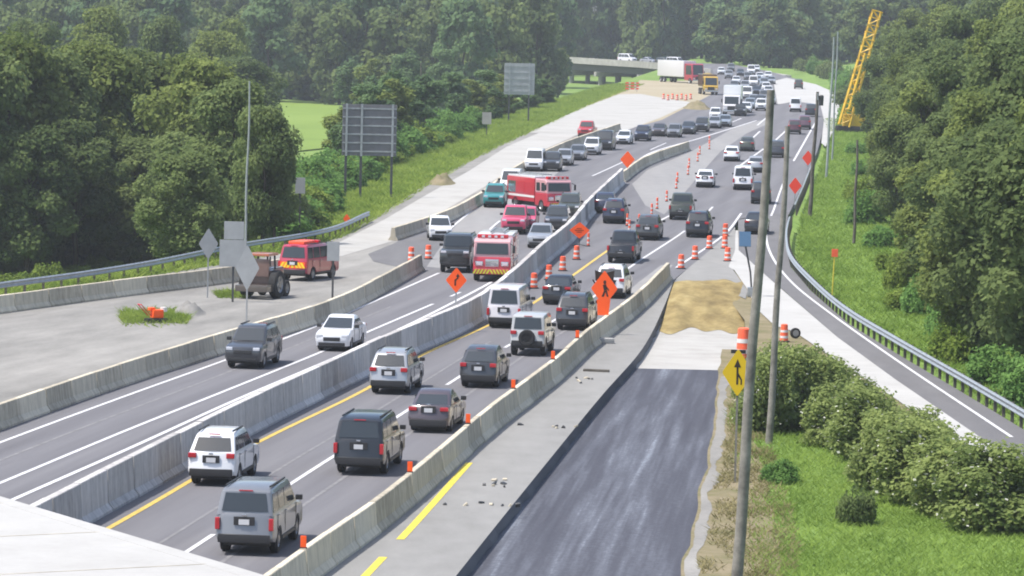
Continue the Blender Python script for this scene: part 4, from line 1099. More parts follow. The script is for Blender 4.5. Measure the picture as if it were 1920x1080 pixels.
def diamond_sign(label, base, zc, w, h, face, glyph=None, rz=0.0, post=M['sign_back'], stand='post', tails=False, back=None, cat='sign', name='diamond_sign', z_base=0.0):
    """diamond panel facing the camera (-y side) with its post or stand"""
    r = empty(name, (base.x, base.y, z_base), rz, label, cat)
    m = diamond_panel(w, h); pn = m.build('panel', face, r); pn.location = (0, -.06, zc)
    if glyph:
        g = MB(); glyph(g, h * .62, 0); gl = g.build('symbol', M['glyph'], pn); gl.location = (0, -.022, 0); gl.scale = (w / h, 1, 1)
    if stand == 'post': MB().box((0, 0, zc / 2 + h * .2), (.07, .07, zc + h * .4)).build('post', post, r)
    else:
        MB().tube((0, 0, .0), (0, 0, zc + h * .45), .025).build('mast', M['steel_dark'], r)
        for s in (-1, 1):
            MB().tube((0, 0, .12), (s * .45, -.35, 0), .02).build('leg', M['steel_dark'], r); MB().tube((0, 0, .12), (s * .45, .35, 0), .02).build('leg', M['steel_dark'], r)
    if tails:
        for s in (-1, 1):
            f = MB().add([(s * .02, -.05, zc + h * .42), (s * .46, -.05, zc + h * .50), (s * .42, -.05, zc + h * .22), (s * .08, -.05, zc + h * .20)], [(0, 1, 2, 3)]); f.build('flag', M['glyph'], r)
    return r
def on_curve(c, u, v, h=0.0):
    """point on a barrier line whose top (height h) is seen at row v"""
    y = VYc(c, v + h * (v + 20) / 16); return Vector((c.at(y), y, 0))
medc = MED.off(-.36); rbc = RBASE.off(-.30)
b = G(868, 622); b.x -= .36; diamond_sign('orange diamond sign with black arrow on the dividing wall before the fire engine', b, 1.15, 1.0, 1.2, M['orange_sign'], shift_glyph, z_base=1.26)
b = G(1086, 461); r = diamond_sign('wide orange sign standing low beside the dividing wall by the silver sedan', b, .98, 1.30, 1.05, M['orange_sign'], text_glyph, stand='stand')
b = G(1180, 340); b.x -= .2; diamond_sign('reddish orange diamond sign at the far end of the dividing wall', b, .75, 1.25, 1.45, M['orange_sign'], None, z_base=1.1)
b = G(1143, 628); b.x -= .3; r = diamond_sign('large orange roll up sign with black worker symbol on the right barrier', b, 1.25, 1.25, 1.7, M['orange_sign'], worker_glyph, z_base=.92, tails=True)
MB().add([(-.28, -.07, .0), (.22, -.07, .0), (.30, -.07, .75), (-.34, -.07, .75)], [(0, 1, 2, 3)]).add([(-.28, -.04, .0), (.22, -.04, .0), (.30, -.04, .75), (-.34, -.04, .75)], [(3, 2, 1, 0)]).build('skirt', M['orange_sign'], r)
MB().tube((0, 0, .8), (-.55, .0, 1.65), .03).tube((0, 0, .8), (.55, 0, 1.65), .03).build('crossbar', M['black'], r)
b = G(1514, 331); diamond_sign('red orange diamond sign on the right verge, farther of two', b, 1.7, 1.05, 1.35, M['red_sign'], None, z_base=-.05)
b = G(1490, 385); diamond_sign('red orange diamond sign on the right verge, nearer of two', b, 1.55, 1.0, 1.3, M['red_sign'], None, z_base=-.05)
b = G(1378, 905, -.38); r = diamond_sign('yellow diamond merge sign with black arrow left of the tallest pole', b, 3.72, 1.06, 1.62, M['yellow_sign'], merge_glyph, rz=R(-4), z_base=-.38, post=M['wood'])
MB().box((0, .06, 4.42), (.5, .05, .12)).build('top_bar', M['black'], r)
b = G(650, 420); diamond_sign('small orange marker sign in the grass behind the left guardrail', b, .45, .5, .7, M['orange_sign'], None, z_base=-.1)
MB2 = None
# grey backs of signs on the left
for lb, u, v, zc, w, h, rz in (('grey back of a diamond sign, left one beside the left barrier', 389, 558, 2.75, 1.0, 1.6, 8), ('grey back of a large diamond sign hiding the tractor', 462, 612, 2.75, 1.15, 2.15, -6)):
    diamond_sign(lb, G(u, v), zc, w, h, M['sign_back'], None, rz=R(rz))
def rect_sign(label, base, panels, rz=0.0, posts=(0,), ph=3.0, mat=M['sign_back'], stringers=0, name='sign', thick=.05, pr=.05, postmat=None):
    r = empty(name, base, rz, label, 'sign')
    for x in posts: MB().box((x, .05, ph / 2), (pr * 2, pr * 2, ph)).build('post', postmat or M['steel_dark'], r)
    for x, z, w, h in panels:
        pn = MB().box((x, -.05, z), (w, thick, h), bev=.01).build('panel', mat, r)
        for k in range(stringers):
            zz = z - h / 2 + h * (k + .5) / stringers
            MB().box((x, -.05 - thick / 2 - .03, zz), (w * .98, .06, .10)).build('stringer', M['galv'], pn)
        if stringers:
            for x2 in posts: MB().box((x2, -.05 - thick / 2 - .10, z), (.16, .07, h * 1.02)).build('mullion', M['galv'], pn)
    return r
rect_sign('stack of two pale grey sign backs on one post by the tractor', G(436, 566), [(0.02, 3.6, 1.0, .9), (-.02, 2.45, 1.35, 1.35)], ph=4.0)
rect_sign('narrow grey sign back on a post left of the dark off roader', G(623, 572), [(0, 2.7, .62, .95)], ph=3.1)
rect_sign('small grey sign back on a tall post at the edge of the wood', GT(561, 452), [(0, 3.5, .62, 1.0)], ph=3.9)
rect_sign('small pale route marker sign on the far grass bank', GT(912, 258), [(0, 2.1, 1.0, 1.3)], ph=2.6, mat=M['concrete_pale'])
b = GT(690, 372); rect_sign('large dark grey back of a motorway guide sign above the shrubs', b, [(0, 5.2, 4.15, 3.9)], rz=R(6), posts=(-1.75, -.6, 1.75), ph=7.0, mat=M['sign_back_dark'], stringers=6, name='guide_sign', pr=.09)
b = GT(972, 230); rect_sign('large pale back of a guide sign at the far grass bank', b, [(0, 5.3, 3.7, 3.8)], rz=R(4), posts=(-1.2, 1.2), ph=7.1, mat=M['sign_back'], stringers=5, name='guide_sign', pr=.09)

# striped barricade where the far dirt yard begins
r = empty('barricade', G(1185, 172), R(10), 'red and white barricade at the far end of the grass bank', 'barricade')
for k in range(3):
    o = MB().box((0, 0, .5 + .45 * k), (2.2, .05, .24)).build('board', M['red_sign'], r); MB().box((-.4, -.03, .5 + .45 * k), (.3, .02, .22)).box((.5, -.03, .5 + .45 * k), (.3, .02, .22)).build('stripe', M['white_refl'], o)
for s in (-.8, .8): MB().box((s, .05, .75), (.08, .08, 1.5)).build('leg', M['galv'], r)

# ------------------------------------------------------------------ poles
def utility_pole(label, u, v, top_px, r0, mat, lean=0.0, arm=True, zb=0.0, name='utility_pole', wires=None):
    p = G(u, v, zb); hgt_m = (v - top_px) / ppm(p)
    r = empty(name, p, 0, label, 'pole'); mb = MB()
    n = 8; prev = Vector((0, 0, -.2))
    for k in range(1, n + 1):
        z = hgt_m * k / n; q = Vector((lean * z + .03 * math.sin(k * 1.3), 0, z)); mb.tube(prev, q, r0 * (1 - .35 * (k - 1) / n), r0 * (1 - .35 * k / n), 12, caps=(k in (1, n))); prev = q
    mb.build('shaft', mat, r, 60)
    if arm:
        t = prev
        MB().lathe([(.001, -.45), (.16, -.45), (.18, .25), (.10, .32), (.001, .32)], 12, 'Z', (t.x + .28, 0, t.z - .55)).build('transformer', M['steel_dark'], r, 40)
        MB().box((t.x, -.18, t.z - .35), (.10, .1, .5)).build('bracket', M['galv'], r)
    return r, p + prev
utility_pole('tallest grey wooden utility pole standing in front of the merge sign and bushes', 1378, 1118, 168, .165, M['wood'], .046, False, -.38)
utility_pole('thinner utility pole behind the tallest one, rising from the bushes', 1441, 832, 236, .14, M['wood'], .035, False, -.42)
utility_pole('utility pole with transformer beside the two red orange signs', 1518, 404, 172, .16, M['wood_dark'], .04, True)
utility_pole('slim pale pole right of the pole with transformer', 1549, 332, 70, .12, M['pole_metal'], .03, False)
utility_pole('pale metal pole beside the yellow crane boom', 1560, 300, 60, .10, M['pole_metal'], .02, False)
utility_pole('weathered post in the grass near the right hand trees', 1601, 450, 262, .10, M['wood_dark'], .01, False, 1.0)
utility_pole('tall thin grey light pole in front of the left wood', 458, 504, 152, .075, M['pole_metal'], .012, False, name='light_pole')
utility_pole('dark wooden pole far behind the field on the left', 786, 300, 118, .12, M['wood_dark'], .0, False, -4.5)
# marker post with red top on the right verge
p = GT(1560, 560); r = empty('marker_post', p, 0, 'thin post with pale red top standing in the right grass', 'post')
MB().tube((0, 0, 0), (.08, 0, 2.6), .035).build('post', M['yellow_bright'], r); MB().box((.08, -.04, 2.45), (.34, .03, .42), bev=.01).build('panel', M['orange'], r)
# solar panel on a leaning mast at the gore
p = G(1410, 556); r = empty('solar_mast', p, 0, 'leaning dark mast with a blue solar panel at the gore', 'mast')
MB().tube((0, 0, 0), (-.12, 0, 1.3), .05).tube((-.12, 0, 1.3), (-.42, 0, 2.7), .05).build('mast', M['steel_dark'], r, 60)
MB().box((-.45, -.05, 3.05), (.62, .06, .85), bev=.02, rot=Matrix.Rotation(R(-25), 3, 'X')).build('solar_panel', M['blue_panel'], r)
MB().box((-.05, 0, .25), (.4, .4, .5), bev=.04).build('battery_box', M['galv'], r, 40)
# yellow crane with lattice boom
p = GT(1582, 248); r = empty('crane', p, 0, 'yellow crane with leaning lattice boom at the edge of the right wood', 'crane')
bt = Vector((3.6, .5, 14.5)); b0 = Vector((.0, 0, .8)); ch = MB(); hwid = .62
dirv = (bt - b0).normalized(); sx = Vector((dirv.z, 0, -dirv.x)); sy = Vector((0, 1, 0))
for a in (-1, 1):
    for c_ in (-1, 1): ch.tube(b0 + sx * a * hwid + sy * c_ * hwid, bt + sx * a * hwid * .8 + sy * c_ * hwid * .8, .12, .10, 8)
ch.build('boom_chord', M['crane_yellow'], r)
la = MB(); n = 16
for k in range(n):
    t0, t1 = k / n, (k + 1) / n; q0, q1 = b0 + (bt - b0) * t0, b0 + (bt - b0) * t1
    for c_ in (-1, 1):
        s = 1 if k % 2 else -1
        la.tube(q0 + sx * s * hwid * .9 + sy * c_ * hwid, q1 - sx * s * hwid * .9 + sy * c_ * hwid, .075, n=6); la.tube(q1 - sx * hwid * .9 + sy * c_ * hwid, q1 + sx * hwid * .9 + sy * c_ * hwid, .06, n=6)
        la.tube(q0 + sx * c_ * hwid + sy * s * hwid, q1 + sx * c_ * hwid - sy * s * hwid, .06, n=6)
la.build('boom_lacing', M['crane_yellow'], r)
MB().tube(b0 + dirv * 2 + sy * -.7, b0 + dirv * 9 + sy * -.7, .20, .14).build('hydraulic_ram', M['crane_yellow'], r)
MB().box((1.6, .8, 1.4), (3.4, 2.2, 1.5), bev=.12).build('house', M['crane_yellow'], r, 40)
for s in (-1, 1): MB().box((1.2, .8 + s * 1.1, .38), (4.2, .55, .75), bev=.25).build('track', M['black'], r, 40)

# ------------------------------------------------------------------ far bridge on the left where the road leaves
BL = [G(1336, 138), G(1290, 130), G(1200, 122), G(1120, 117), G(1066, 113.5), G(980, 109)]
br = empty('road_bridge', (BL[0].x, BL[0].y, 0), 0, 'pale concrete road bridge with piers at the far end of the grass bank', 'bridge')
o0 = Vector((BL[0].x, BL[0].y, 0))
def along(pts, side, z):
    out = []
    for i, p in enumerate(pts):
        a, b = pts[max(0, i - 1)], pts[min(len(pts) - 1, i + 1)]; d = (b - a).normalized(); nrm = Vector((d.y, -d.x, 0))
        out.append(p + nrm * side + Vector((0, 0, z)) - o0)
    return out
def strip_solid(name, s0, s1, z0, z1, mat):
    A, B_, Cc, D = along(BL, s0, z0), along(BL, s1, z0), along(BL, s1, z1), along(BL, s0, z1); mb = MB(); n = len(A)
    mb.add(A + B_ + Cc + D, [(k * n + i, k * n + i + 1, ((k + 1) % 4) * n + i + 1, ((k + 1) % 4) * n + i) for k in range(4) for i in range(n - 1)] + [(0, n, 2 * n, 3 * n), (n - 1, 2 * n - 1, 3 * n - 1, 4 * n - 1)])
    return mb.build(name, mat, br)
strip_solid('deck', 0, 16, -.45, -.02, M['concrete_pale'])
strip_solid('parapet', -.35, 0, -.55, .85, M['concrete_pale'])
for s in (.8, 4.5, 8.5, 12.5): strip_solid('girder', s, s + .6, -2.1, -.45, M['steel_dark'])
for i in (1, 2, 3, 4):
    p = BL[i]; d = (BL[min(i + 1, 5)] - BL[i - 1]).normalized(); nrm = Vector((d.y, -d.x, 0)); a = math.atan2(nrm.y, nrm.x); c0 = p - o0
    MB().box((0, 0, 0), (15, 1.3, 1.0), bev=.08).build('pier_cap', M['concrete_pale'], br).matrix_local = Matrix.Translation(c0 + nrm * 7 + Vector((0, 0, -2.65))) @ Matrix.Rotation(a, 4, 'Z')
    for s in (.9, 5, 9, 13): MB().tube((0, 0, -6.5), (0, 0, -2.6), .55, n=14).build('column', M['concrete_pale'], br, 50).location = c0 + nrm * s
for (u, v, k, col, lb) in ((1240, 123, 'van', WHITE, 'white van crossing the far bridge'), (1218, 121, 'suv', OLIVE, 'dark green suv on the far bridge'), (1190, 118.5, 'sedan', SILVER, 'silver sedan on the far bridge, farthest left'), (1150, 116, 'van', WHITE, 'white van at the left end of the far bridge')):
    p = G(u, v); PR[k + '_far'].make('van' if k == 'van' else 'car', lb, (p.x + 3.2, p.y + 1.0, .005), R(-50), col, 'cars on the far bridge', 'van' if k == 'van' else 'car')

# white walkway deck crossing above the lanes at the near left corner
a, b = G(240, 1004, 7.5), G(497, 1081, 7.5); d = (b - a).normalized(); nrm = Vector((-d.y, d.x, 0)); nrm = nrm if nrm.y < 0 else -nrm
st, en = a - d * 16, b + d * 14
r = empty('walkway', (st.x, st.y, 7.5), 0, 'plain white deck edge crossing the bottom left corner above the lanes', 'walkway')
def slab(name, o0_, o1_, z0, z1, mat):
    q = [st + nrm * o0_, st + nrm * o1_, en + nrm * o1_, en + nrm * o0_]
    vs = [(p.x - st.x, p.y - st.y, z) for z in (z0, z1) for p in q]
    MB().add(vs, [(0, 1, 2, 3), (4, 5, 6, 7), (0, 1, 5, 4), (1, 2, 6, 5), (2, 3, 7, 6), (3, 0, 4, 7)]).build(name, mat, r)
slab('deck', 0, 4.2, -.35, 0, M['concrete_white']); slab('edge_beam', -.04, .30, -.5, .004, M['concrete_white'])
for q in (st + nrm * 2.1 + d * 1.0, en + nrm * 2.1 - d * 1.0):
    MB().tube((q.x - st.x, q.y - st.y, -8.2), (q.x - st.x, q.y - st.y, -.3), .45, n=16).build('column', M['concrete_pale'], r, 50)
for k in range(1, 9):
    q = st + (en - st) * k / 9; MB().box((q.x - st.x + nrm.x * 2.1, q.y - st.y + nrm.y * 2.1, .002), (3.7, .03, .006), rot=Matrix.Rotation(math.atan2(nrm.y, nrm.x), 3, 'Z')).build('deck_joint', M['concrete'], r)
# small debris
for i, (u, v, lb) in enumerate(((1135, 644, 'white concrete block lying on the pale shoulder beside the barrier'),)):
    r = tag(MB().box((0, 0, .12), (.75, .5, .24), bev=.05).build('concrete_block', M['concrete_white'], None, 40), lb, 'block'); p = G(u, v); r.location = (p.x, p.y, .005); r.rotation_euler.z = .2
for i, (u, v, lb) in enumerate(((905, 948, 'broken asphalt lump on the shoulder, nearest one'), (945, 907, 'dark stone lying alone on the pale shoulder'), (1032, 800, 'scattered dark rubble at the shoulder edge'), (1118, 697, 'dark plank lying across the pale shoulder'), (1095, 714, 'dark rubble lump beyond the white block'))):
    p = G(u, v); r = empty('rubble', (p.x, p.y, .006), random.uniform(0, 3), lb, 'rubble'); r['kind'] = 'thing'
    for k in range(7 if 'plank' not in lb else 1):
        if 'plank' in lb: MB().box((0, 0, .05), (1.1, .22, .10), bev=.02).build('plank', M['wood_dark'], r); r.rotation_euler.z = -.2
        else: q = MB().box((0, 0, .03), (random.uniform(.06, .18), random.uniform(.06, .2), .07), bev=.02).build('lump', M['steel_dark' if k % 3 else 'concrete'], r); q.location = (random.uniform(-.5, .5), random.uniform(-1.2, 1.2), 0); q.rotation_euler = (random.random(), random.random(), random.random() * 3)
# earth heap by the grass edge
def heap(label, u, v, rx, ry, h, mat):
    p = G(u, v); n = 14; vs = []; fs = []
    for j in range(n + 1):
        for i in range(n + 1):
            x, y = (i / n * 2 - 1), (j / n * 2 - 1); d = max(0, 1 - math.hypot(x, y)); z = h * smooth(d * 1.3) * (1 + .6 * noise.fractal(Vector((x * 3 + u, y * 3, 0)), 1, 2, 3)) - .05
            vs.append((x * rx, y * ry, z))
    for j in range(n):
        for i in range(n): k = j * (n + 1) + i; fs.append((k, k + 1, k + n + 2, k + n + 1))
    me = bpy.data.meshes.new('earth_heap'); me.from_pydata(vs, [], fs); me.materials.append(mat); me.shade_smooth()
    o = link('earth_heap', me); o.location = (p.x, p.y, 0); return tag(o, label, 'heap', kind='thing')
heap('brown heap of earth and brush at the edge of the left grass bank', 828, 343, 1.3, 5.0, .62, M['dirt_verge'])
heap('dark earth heap in front of the white lorry', 1306, 203, 2.2, 9, .9, M['dirt_verge'])
heap('low grey rubble heap by the weeds at the far left', 352, 588, 1.0, 3.0, .5, M['dust'])

# ------------------------------------------------------------------ vegetation
def leaf_mesh(name, lobes, n, size, mat, up=.75, seed=0, floor=None, shell=(.62, 1.06)):
    """many small leaf faces spread through a crown made of lobes (centre, radii)"""
    g = np.random.default_rng(seed); w = np.array([r[0] * r[1] + r[1] * r[2] + r[0] * r[2] for _, r in lobes]); w = w / w.sum()
    idx = g.choice(len(lobes), n, p=w); cen = np.array([c for c, _ in lobes])[idx]; rad = np.array([r for _, r in lobes])[idx]
    d = g.normal(size=(n, 3)); d /= np.linalg.norm(d, axis=1)[:, None]
    rr = g.uniform(shell[0], shell[1], (n, 1)) + (g.random((n, 1)) ** 8) * .45; p = cen + d * rad * rr
    nr = d * .9 + g.normal(size=(n, 3)) * .6 + np.array([0, 0, up]); nr /= np.linalg.norm(nr, axis=1)[:, None]
    t = np.cross(nr, g.normal(size=(n, 3))); t /= np.linalg.norm(t, axis=1)[:, None]; b = np.cross(nr, t)
    s = size * g.uniform(.55, 1.35, (n, 1)); l = s * g.uniform(.9, 1.6, (n, 1))
    v = np.stack([p - t * s * .5, p + b * l * .5 - t * s * .08, p + t * s * .5 , p - b * l * .5 + t * s * .1], 1)
    if floor is not None:
        keep = p[:, 2] > floor; v = v[keep]; idx = idx[keep]; n = len(v)
    tl = g.uniform(.0, 1.0, len(lobes)); tint = np.clip(tl[idx] * .75 + g.uniform(-.05, .3, n), 0, 1)
    return raw_mesh(name, v.reshape(-1, 3), 4, tint, mat)
def raw_mesh(name, v, k, tint, mat):
    me = bpy.data.meshes.new(name); n = len(v) // k
    me.vertices.add(len(v)); me.vertices.foreach_set('co', np.ascontiguousarray(v, np.float32).ravel())
    me.loops.add(len(v)); me.loops.foreach_set('vertex_index', np.arange(len(v), dtype=np.int32))
    me.polygons.add(n); me.polygons.foreach_set('loop_start', np.arange(0, n * k, k, dtype=np.int32)); me.polygons.foreach_set('loop_total', np.full(n, k, np.int32))
    a = me.attributes.new('tint', 'FLOAT', 'FACE'); a.data.foreach_set('value', np.ascontiguousarray(tint, np.float32))
    me.materials.append(mat); me.update(); me.validate(); return me
def trunk_mesh(h, r, seed, branches=5, spread=2.2):
    g = random.Random(seed); mb = MB(); prev = Vector((0, 0, -.4)); pr = r
    for k in range(1, 6):
        q = Vector((g.uniform(-.15, .15) * k * .5, g.uniform(-.15, .15) * k * .5, h * k / 5)); nr = r * (1 - .15 * k); mb.tube(prev, q, pr, nr, 8, caps=False); prev, pr = q, nr
        if k > 1:
            for _ in range(max(1, branches // 3)):
                a = g.uniform(0, 6.28); e = q + Vector((math.cos(a) * spread * g.uniform(.6, 1.2), math.sin(a) * spread * g.uniform(.6, 1.2), h * g.uniform(.12, .35))); mb.tube(q, e, nr * .55, nr * .15, 6, caps=False)
    return mb.mesh('trunk', M['bark'], 60)
def crown_lobes(seed, h, r, z0, n, droop=.0):
    g = random.Random(seed); L = []
    for _ in range(n):
        t = g.uniform(0, 1); z = z0 + (h - z0) * t; prof = math.sin(math.pi * min(.95, .14 + .80 * t)) ** .8 * g.uniform(.75, 1.12)
        a = g.uniform(0, 6.28); q = r * prof * (g.uniform(.25, 1) ** .5) * .82; s = r * g.uniform(.17, .40)
        L.append(((math.cos(a) * q, math.sin(a) * q, min(z, h - s * .6)), (s, s * g.uniform(.8, 1.2), s * g.uniform(.6, .9 + droop))))
    return L
def dome_lobes(seed, h, r, n):
    g = random.Random(seed); L = []
    for _ in range(n):
        a = g.uniform(0, 6.28); q = r * math.sqrt(g.uniform(0, 1)) * .8; z = h * g.uniform(.12, .85) * math.sqrt(max(.05, 1 - (q / r) ** 2)); s = min(h, r) * g.uniform(.26, .42)
        L.append(((math.cos(a) * q, math.sin(a) * q, z), (s, s, s * .9)))
    return L
TV = {}
for i in range(4):      # broad trees 12 m tall, crown radius 4.2 m
    TV['broad%d' % i] = (trunk_mesh(9, .26, i, 6, 2.4), {m: leaf_mesh('crown', crown_lobes(10 + i, 12, 4.2, 1.6, 44), 17000, .27, M[m], seed=i) for m in ('leaf_a', 'leaf_b')})
for i in range(3):      # narrower vine-hung trees 12 m tall reaching the ground
    TV['vine%d' % i] = (trunk_mesh(9, .2, 20 + i, 5, 1.2), {m: leaf_mesh('crown', crown_lobes(40 + i, 12, 2.9, .4, 38, .6), 11000, .30, M[m], seed=20 + i) for m in ('leaf_c', 'leaf_a')})
for i in range(3):      # distant trees, coarser leaves
    TV['far%d' % i] = (trunk_mesh(9, .26, 60 + i, 4, 2.0), {m: leaf_mesh('crown', crown_lobes(70 + i, 12, 4.4, 1.0, 34), 5000, .52, M[m], seed=40 + i) for m in ('leaf_b', 'leaf_c')})
SV = {}
for i in range(3):
    for m in ('leaf_k', 'leaf_y', 'leaf_o', 'leaf_b'):
        SV[m, i] = leaf_mesh('foliage', dome_lobes(100 + i, 1.0, 1.0, 30), 5200, .095, M[m], seed=60 + i, floor=0.02)
for i in range(3): SV['leaf_o', i] = leaf_mesh('foliage', dome_lobes(100 + i, 2.4, 1.0, 60), 13000, .085, M['leaf_o'], seed=60 + i, floor=0.02)
STEM = MB()
for k in range(6):
    a = k * 1.05; STEM.tube((0, 0, -.1), (math.cos(a) * .35, math.sin(a) * .35, .7), .035, .015, 6)
STEM = STEM.mesh('stem', M['bark'], 60)
BLOS = [leaf_mesh('blossom', dome_lobes(100 + i, 2.4, 1.0, 60), 260, .065, M['blossom'], seed=90 + i, floor=.25, shell=(1.0, 1.12)) for i in range(3)]

def tree(p, h, r, kind, mat, label, group, name='tree'):
    t, cr = TV[kind]; o = empty(name, p, random.uniform(0, 6.28), label, 'tree', group)
    base_r = {'b': 4.2, 'v': 2.9, 'f': 4.4}[kind[0]]; o.scale = (r / base_r, r / base_r, h / 12.0)
    link('trunk', t, o); link('crown', cr[mat], o); return o
def shrub(p, h, r, mat, label, group=None, flowers=False, name='shrub'):
    i = random.randrange(3); o = empty(name, p, random.uniform(0, 6.28), label, 'shrub', group); o.scale = (r, r, h)
    if mat == 'leaf_o': o.scale.z = h / 2.4
    link('foliage', SV[mat, i], o); link('stem', STEM, o)
    if flowers: link('blossom', BLOS[i], o)
    return o
GRW_ = 'trees of the right hand wood'
GW = 'trees of the near left wood'
def off_bank(p, d=1.5):
    lim = left_edge(p.y) - bank_w(p.y) - d
    if p.x > lim: p.x = lim - random.uniform(0, 2.0); p.z = hgt(p.x, p.y)
    return p
def px_tree(u, v, top, r, kind, mat, label, group):
    if group == GRW_: u += 75 if v > 440 else (30 if v > 280 else 0)
    p = GT(u, v); h = (v - top) / ppm(p); z0 = p.z
    if u < 1100: p = off_bank(p, r * (.3 if group == GW else .7)); h += z0 - p.z
    return tree(p, h, r, kind, mat, label, group)

# near left wood
GW = 'trees of the near left wood'
LW = 'leafy tree in the near left wood behind the guardrail'
for i, (u, v, top, r, m) in enumerate(((-90, 515, 40, 5, 'leaf_b'), (10, 505, 70, 5, 'leaf_a'), (90, 500, 105, 4.6, 'leaf_b'), (165, 492, 80, 4.6, 'leaf_a'), (240, 488, 95, 4.6, 'leaf_b'), (300, 484, 108, 4.6, 'leaf_a'), (372, 478, 118, 4.4, 'leaf_a'), (432, 472, 150, 3.4, 'leaf_b'), (492, 462, 200, 2.2, 'leaf_b'),
                            (50, 520, 240, 3.6, 'leaf_b'), (140, 512, 230, 3.8, 'leaf_b'), (255, 505, 260, 3.8, 'leaf_b'), (335, 498, 250, 3.4, 'leaf_b'), (430, 487, 290, 2.6, 'leaf_b'), (515, 457, 270, 1.7, 'leaf_b'))):
    px_tree(u, v, top, r, 'broad%d' % (i % 4), m, {5: 'tallest sunlit tree of the near left wood, above the diamond sign', 6: 'sunlit tree at the right top of the near left wood', 8: 'dark narrow tree at the right edge of the near left wood', 14: 'low dark tree at the right foot of the near left wood'}.get(i, LW), GW)
GM = 'trees behind the field on the left'
for i, (u, v, top) in enumerate(((-60, 330, 30), (60, 320, 40), (180, 300, 20), (300, 290, 30), (400, 280, 60), (452, 300, 110), (430, 240, 40), (500, 190, 60), (545, 186, 118), (585, 188, 128), (625, 192, 120), (560, 165, 40), (640, 180, 60), (600, 150, 10), (520, 150, 20))):
    px_tree(u, v, top, 3.6 + (i % 3) * .7, ('vine%d' % (i % 3)) if i in (8, 9, 10) else 'broad%d' % (i % 4), 'leaf_c' if i in (8, 9, 10) else ('leaf_b' if i % 2 else 'leaf_a'), 'tree in the belt of trees behind the left field', GM)
GV = 'vine hung trees along the grass bank'
for i, (u, v, top, r) in enumerate(((668, 300, 175, 2.4), (700, 285, 150, 2.6), (735, 300, 190, 2.4), (762, 330, 205, 2.3), (775, 285, 140, 2.6), (815, 300, 165, 2.4), (842, 290, 150, 2.5), (800, 335, 235, 1.8), (870, 270, 165, 2.5), (850, 312, 230, 1.8), (905, 262, 150, 2.6), (930, 245, 140, 2.6), (955, 235, 150, 2.6), (890, 290, 215, 1.8), (985, 225, 135, 2.8), (1010, 215, 140, 2.7), (1035, 205, 135, 2.8), (1052, 196, 150, 2.2),
                            (700, 240, 110, 3.4), (760, 230, 100, 3.4), (830, 220, 95, 3.4), (890, 210, 100, 3.4), (950, 195, 95, 3.4), (1010, 185, 95, 3.4), (1045, 175, 90, 3.2), (660, 230, 120, 3.2))):
    px_tree(u, v, top, r, 'vine%d' % (i % 3), 'leaf_c' if i % 3 else 'leaf_a', 'vine hung tree standing along the foot of the left grass bank', GV)
# low shrubs and vines between the wood, the field and the bank
GS = 'vine covered shrubs on the left slope'
for i in range(150):
    u = random.uniform(470, 900); lim = float(np.interp(u, [470, 610, 690, 800, 900], [470, 432, 392, 325, 275])); v = lim - abs(random.gauss(0, 1)) * 46 - 4
    if 465 < u < 630 and v < 268: continue
    if v < 215: continue
    p = off_bank(GT(u, v), .3); shrub(p, random.uniform(1.4, 3.2), random.uniform(1.4, 2.8), 'leaf_k' if i % 4 else 'leaf_y', 'green vine covered shrub on the slope left of the grass bank', GS)
for i, (u, v) in enumerate(((255, 505), (215, 520), (180, 512), (290, 502), (150, 525), (360, 492), (395, 486), (338, 494), (90, 535), (30, 540), (455, 470), (485, 462), (510, 456))):
    p = GT(u, v - 4); shrub(p, random.uniform(.9, 1.6), random.uniform(.9, 1.5), 'leaf_y', 'yellow green bush between the left guardrail and the dark wood', 'yellow green bushes at the left guardrail')

for i in range(26):
    u = -60 + 23 * i + random.uniform(-8, 8); v = float(np.interp(u, [-60, 240, 430, 530], [518, 490, 470, 455])) - random.uniform(0, 14)
    p = off_bank(GT(u, v), 2.2); shrub(p, random.uniform(3.0, 5.2), random.uniform(2.0, 3.0), 'leaf_b', 'dark bush filling the shaded foot of the near left wood', 'bushes at the shaded foot of the near left wood')

# right hand wood
GRW = 'trees of the right hand wood'
for i, (u, v, top, r) in enumerate(((1740, 640, 320, 3.0), (1800, 690, 280, 3.2), (1880, 740, 250, 3.4), (1672, 545, 300, 2.4), (1720, 560, 260, 3.0), (1790, 590, 230, 3.2), (1880, 640, 180, 3.4), (1660, 480, 260, 2.2), (1705, 470, 200, 3.0), (1770, 500, 170, 3.2), (1860, 540, 120, 3.6), (1650, 420, 215, 2.2), (1690, 400, 150, 3.0), (1750, 410, 110, 3.4), (1840, 440, 80, 3.6),
                            (1640, 365, 190, 2.2), (1680, 350, 130, 3.0), (1740, 340, 80, 3.4), (1820, 350, 40, 3.8), (1900, 380, 30, 4), (1630, 310, 160, 2.2), (1668, 300, 105, 3.0), (1720, 280, 60, 3.6), (1800, 280, 20, 4), (1890, 290, 0, 4), (1645, 260, 110, 3.0), (1690, 240, 60, 3.6), (1760, 230, 10, 4), (1850, 220, -10, 4.2), (1640, 215, 70, 3.4), (1700, 190, 20, 4), (1780, 170, -20, 4.2), (1870, 170, -20, 4.2))):
    px_tree(u, v, top, r, 'broad%d' % (i % 4), 'leaf_b' if i % 3 else 'leaf_a', {3: 'tree at the near left corner of the right hand wood', 11: 'tree at the edge of the right hand wood beside the weathered post'}.get(i, 'dark leafy tree in the wood on the right'), GRW)
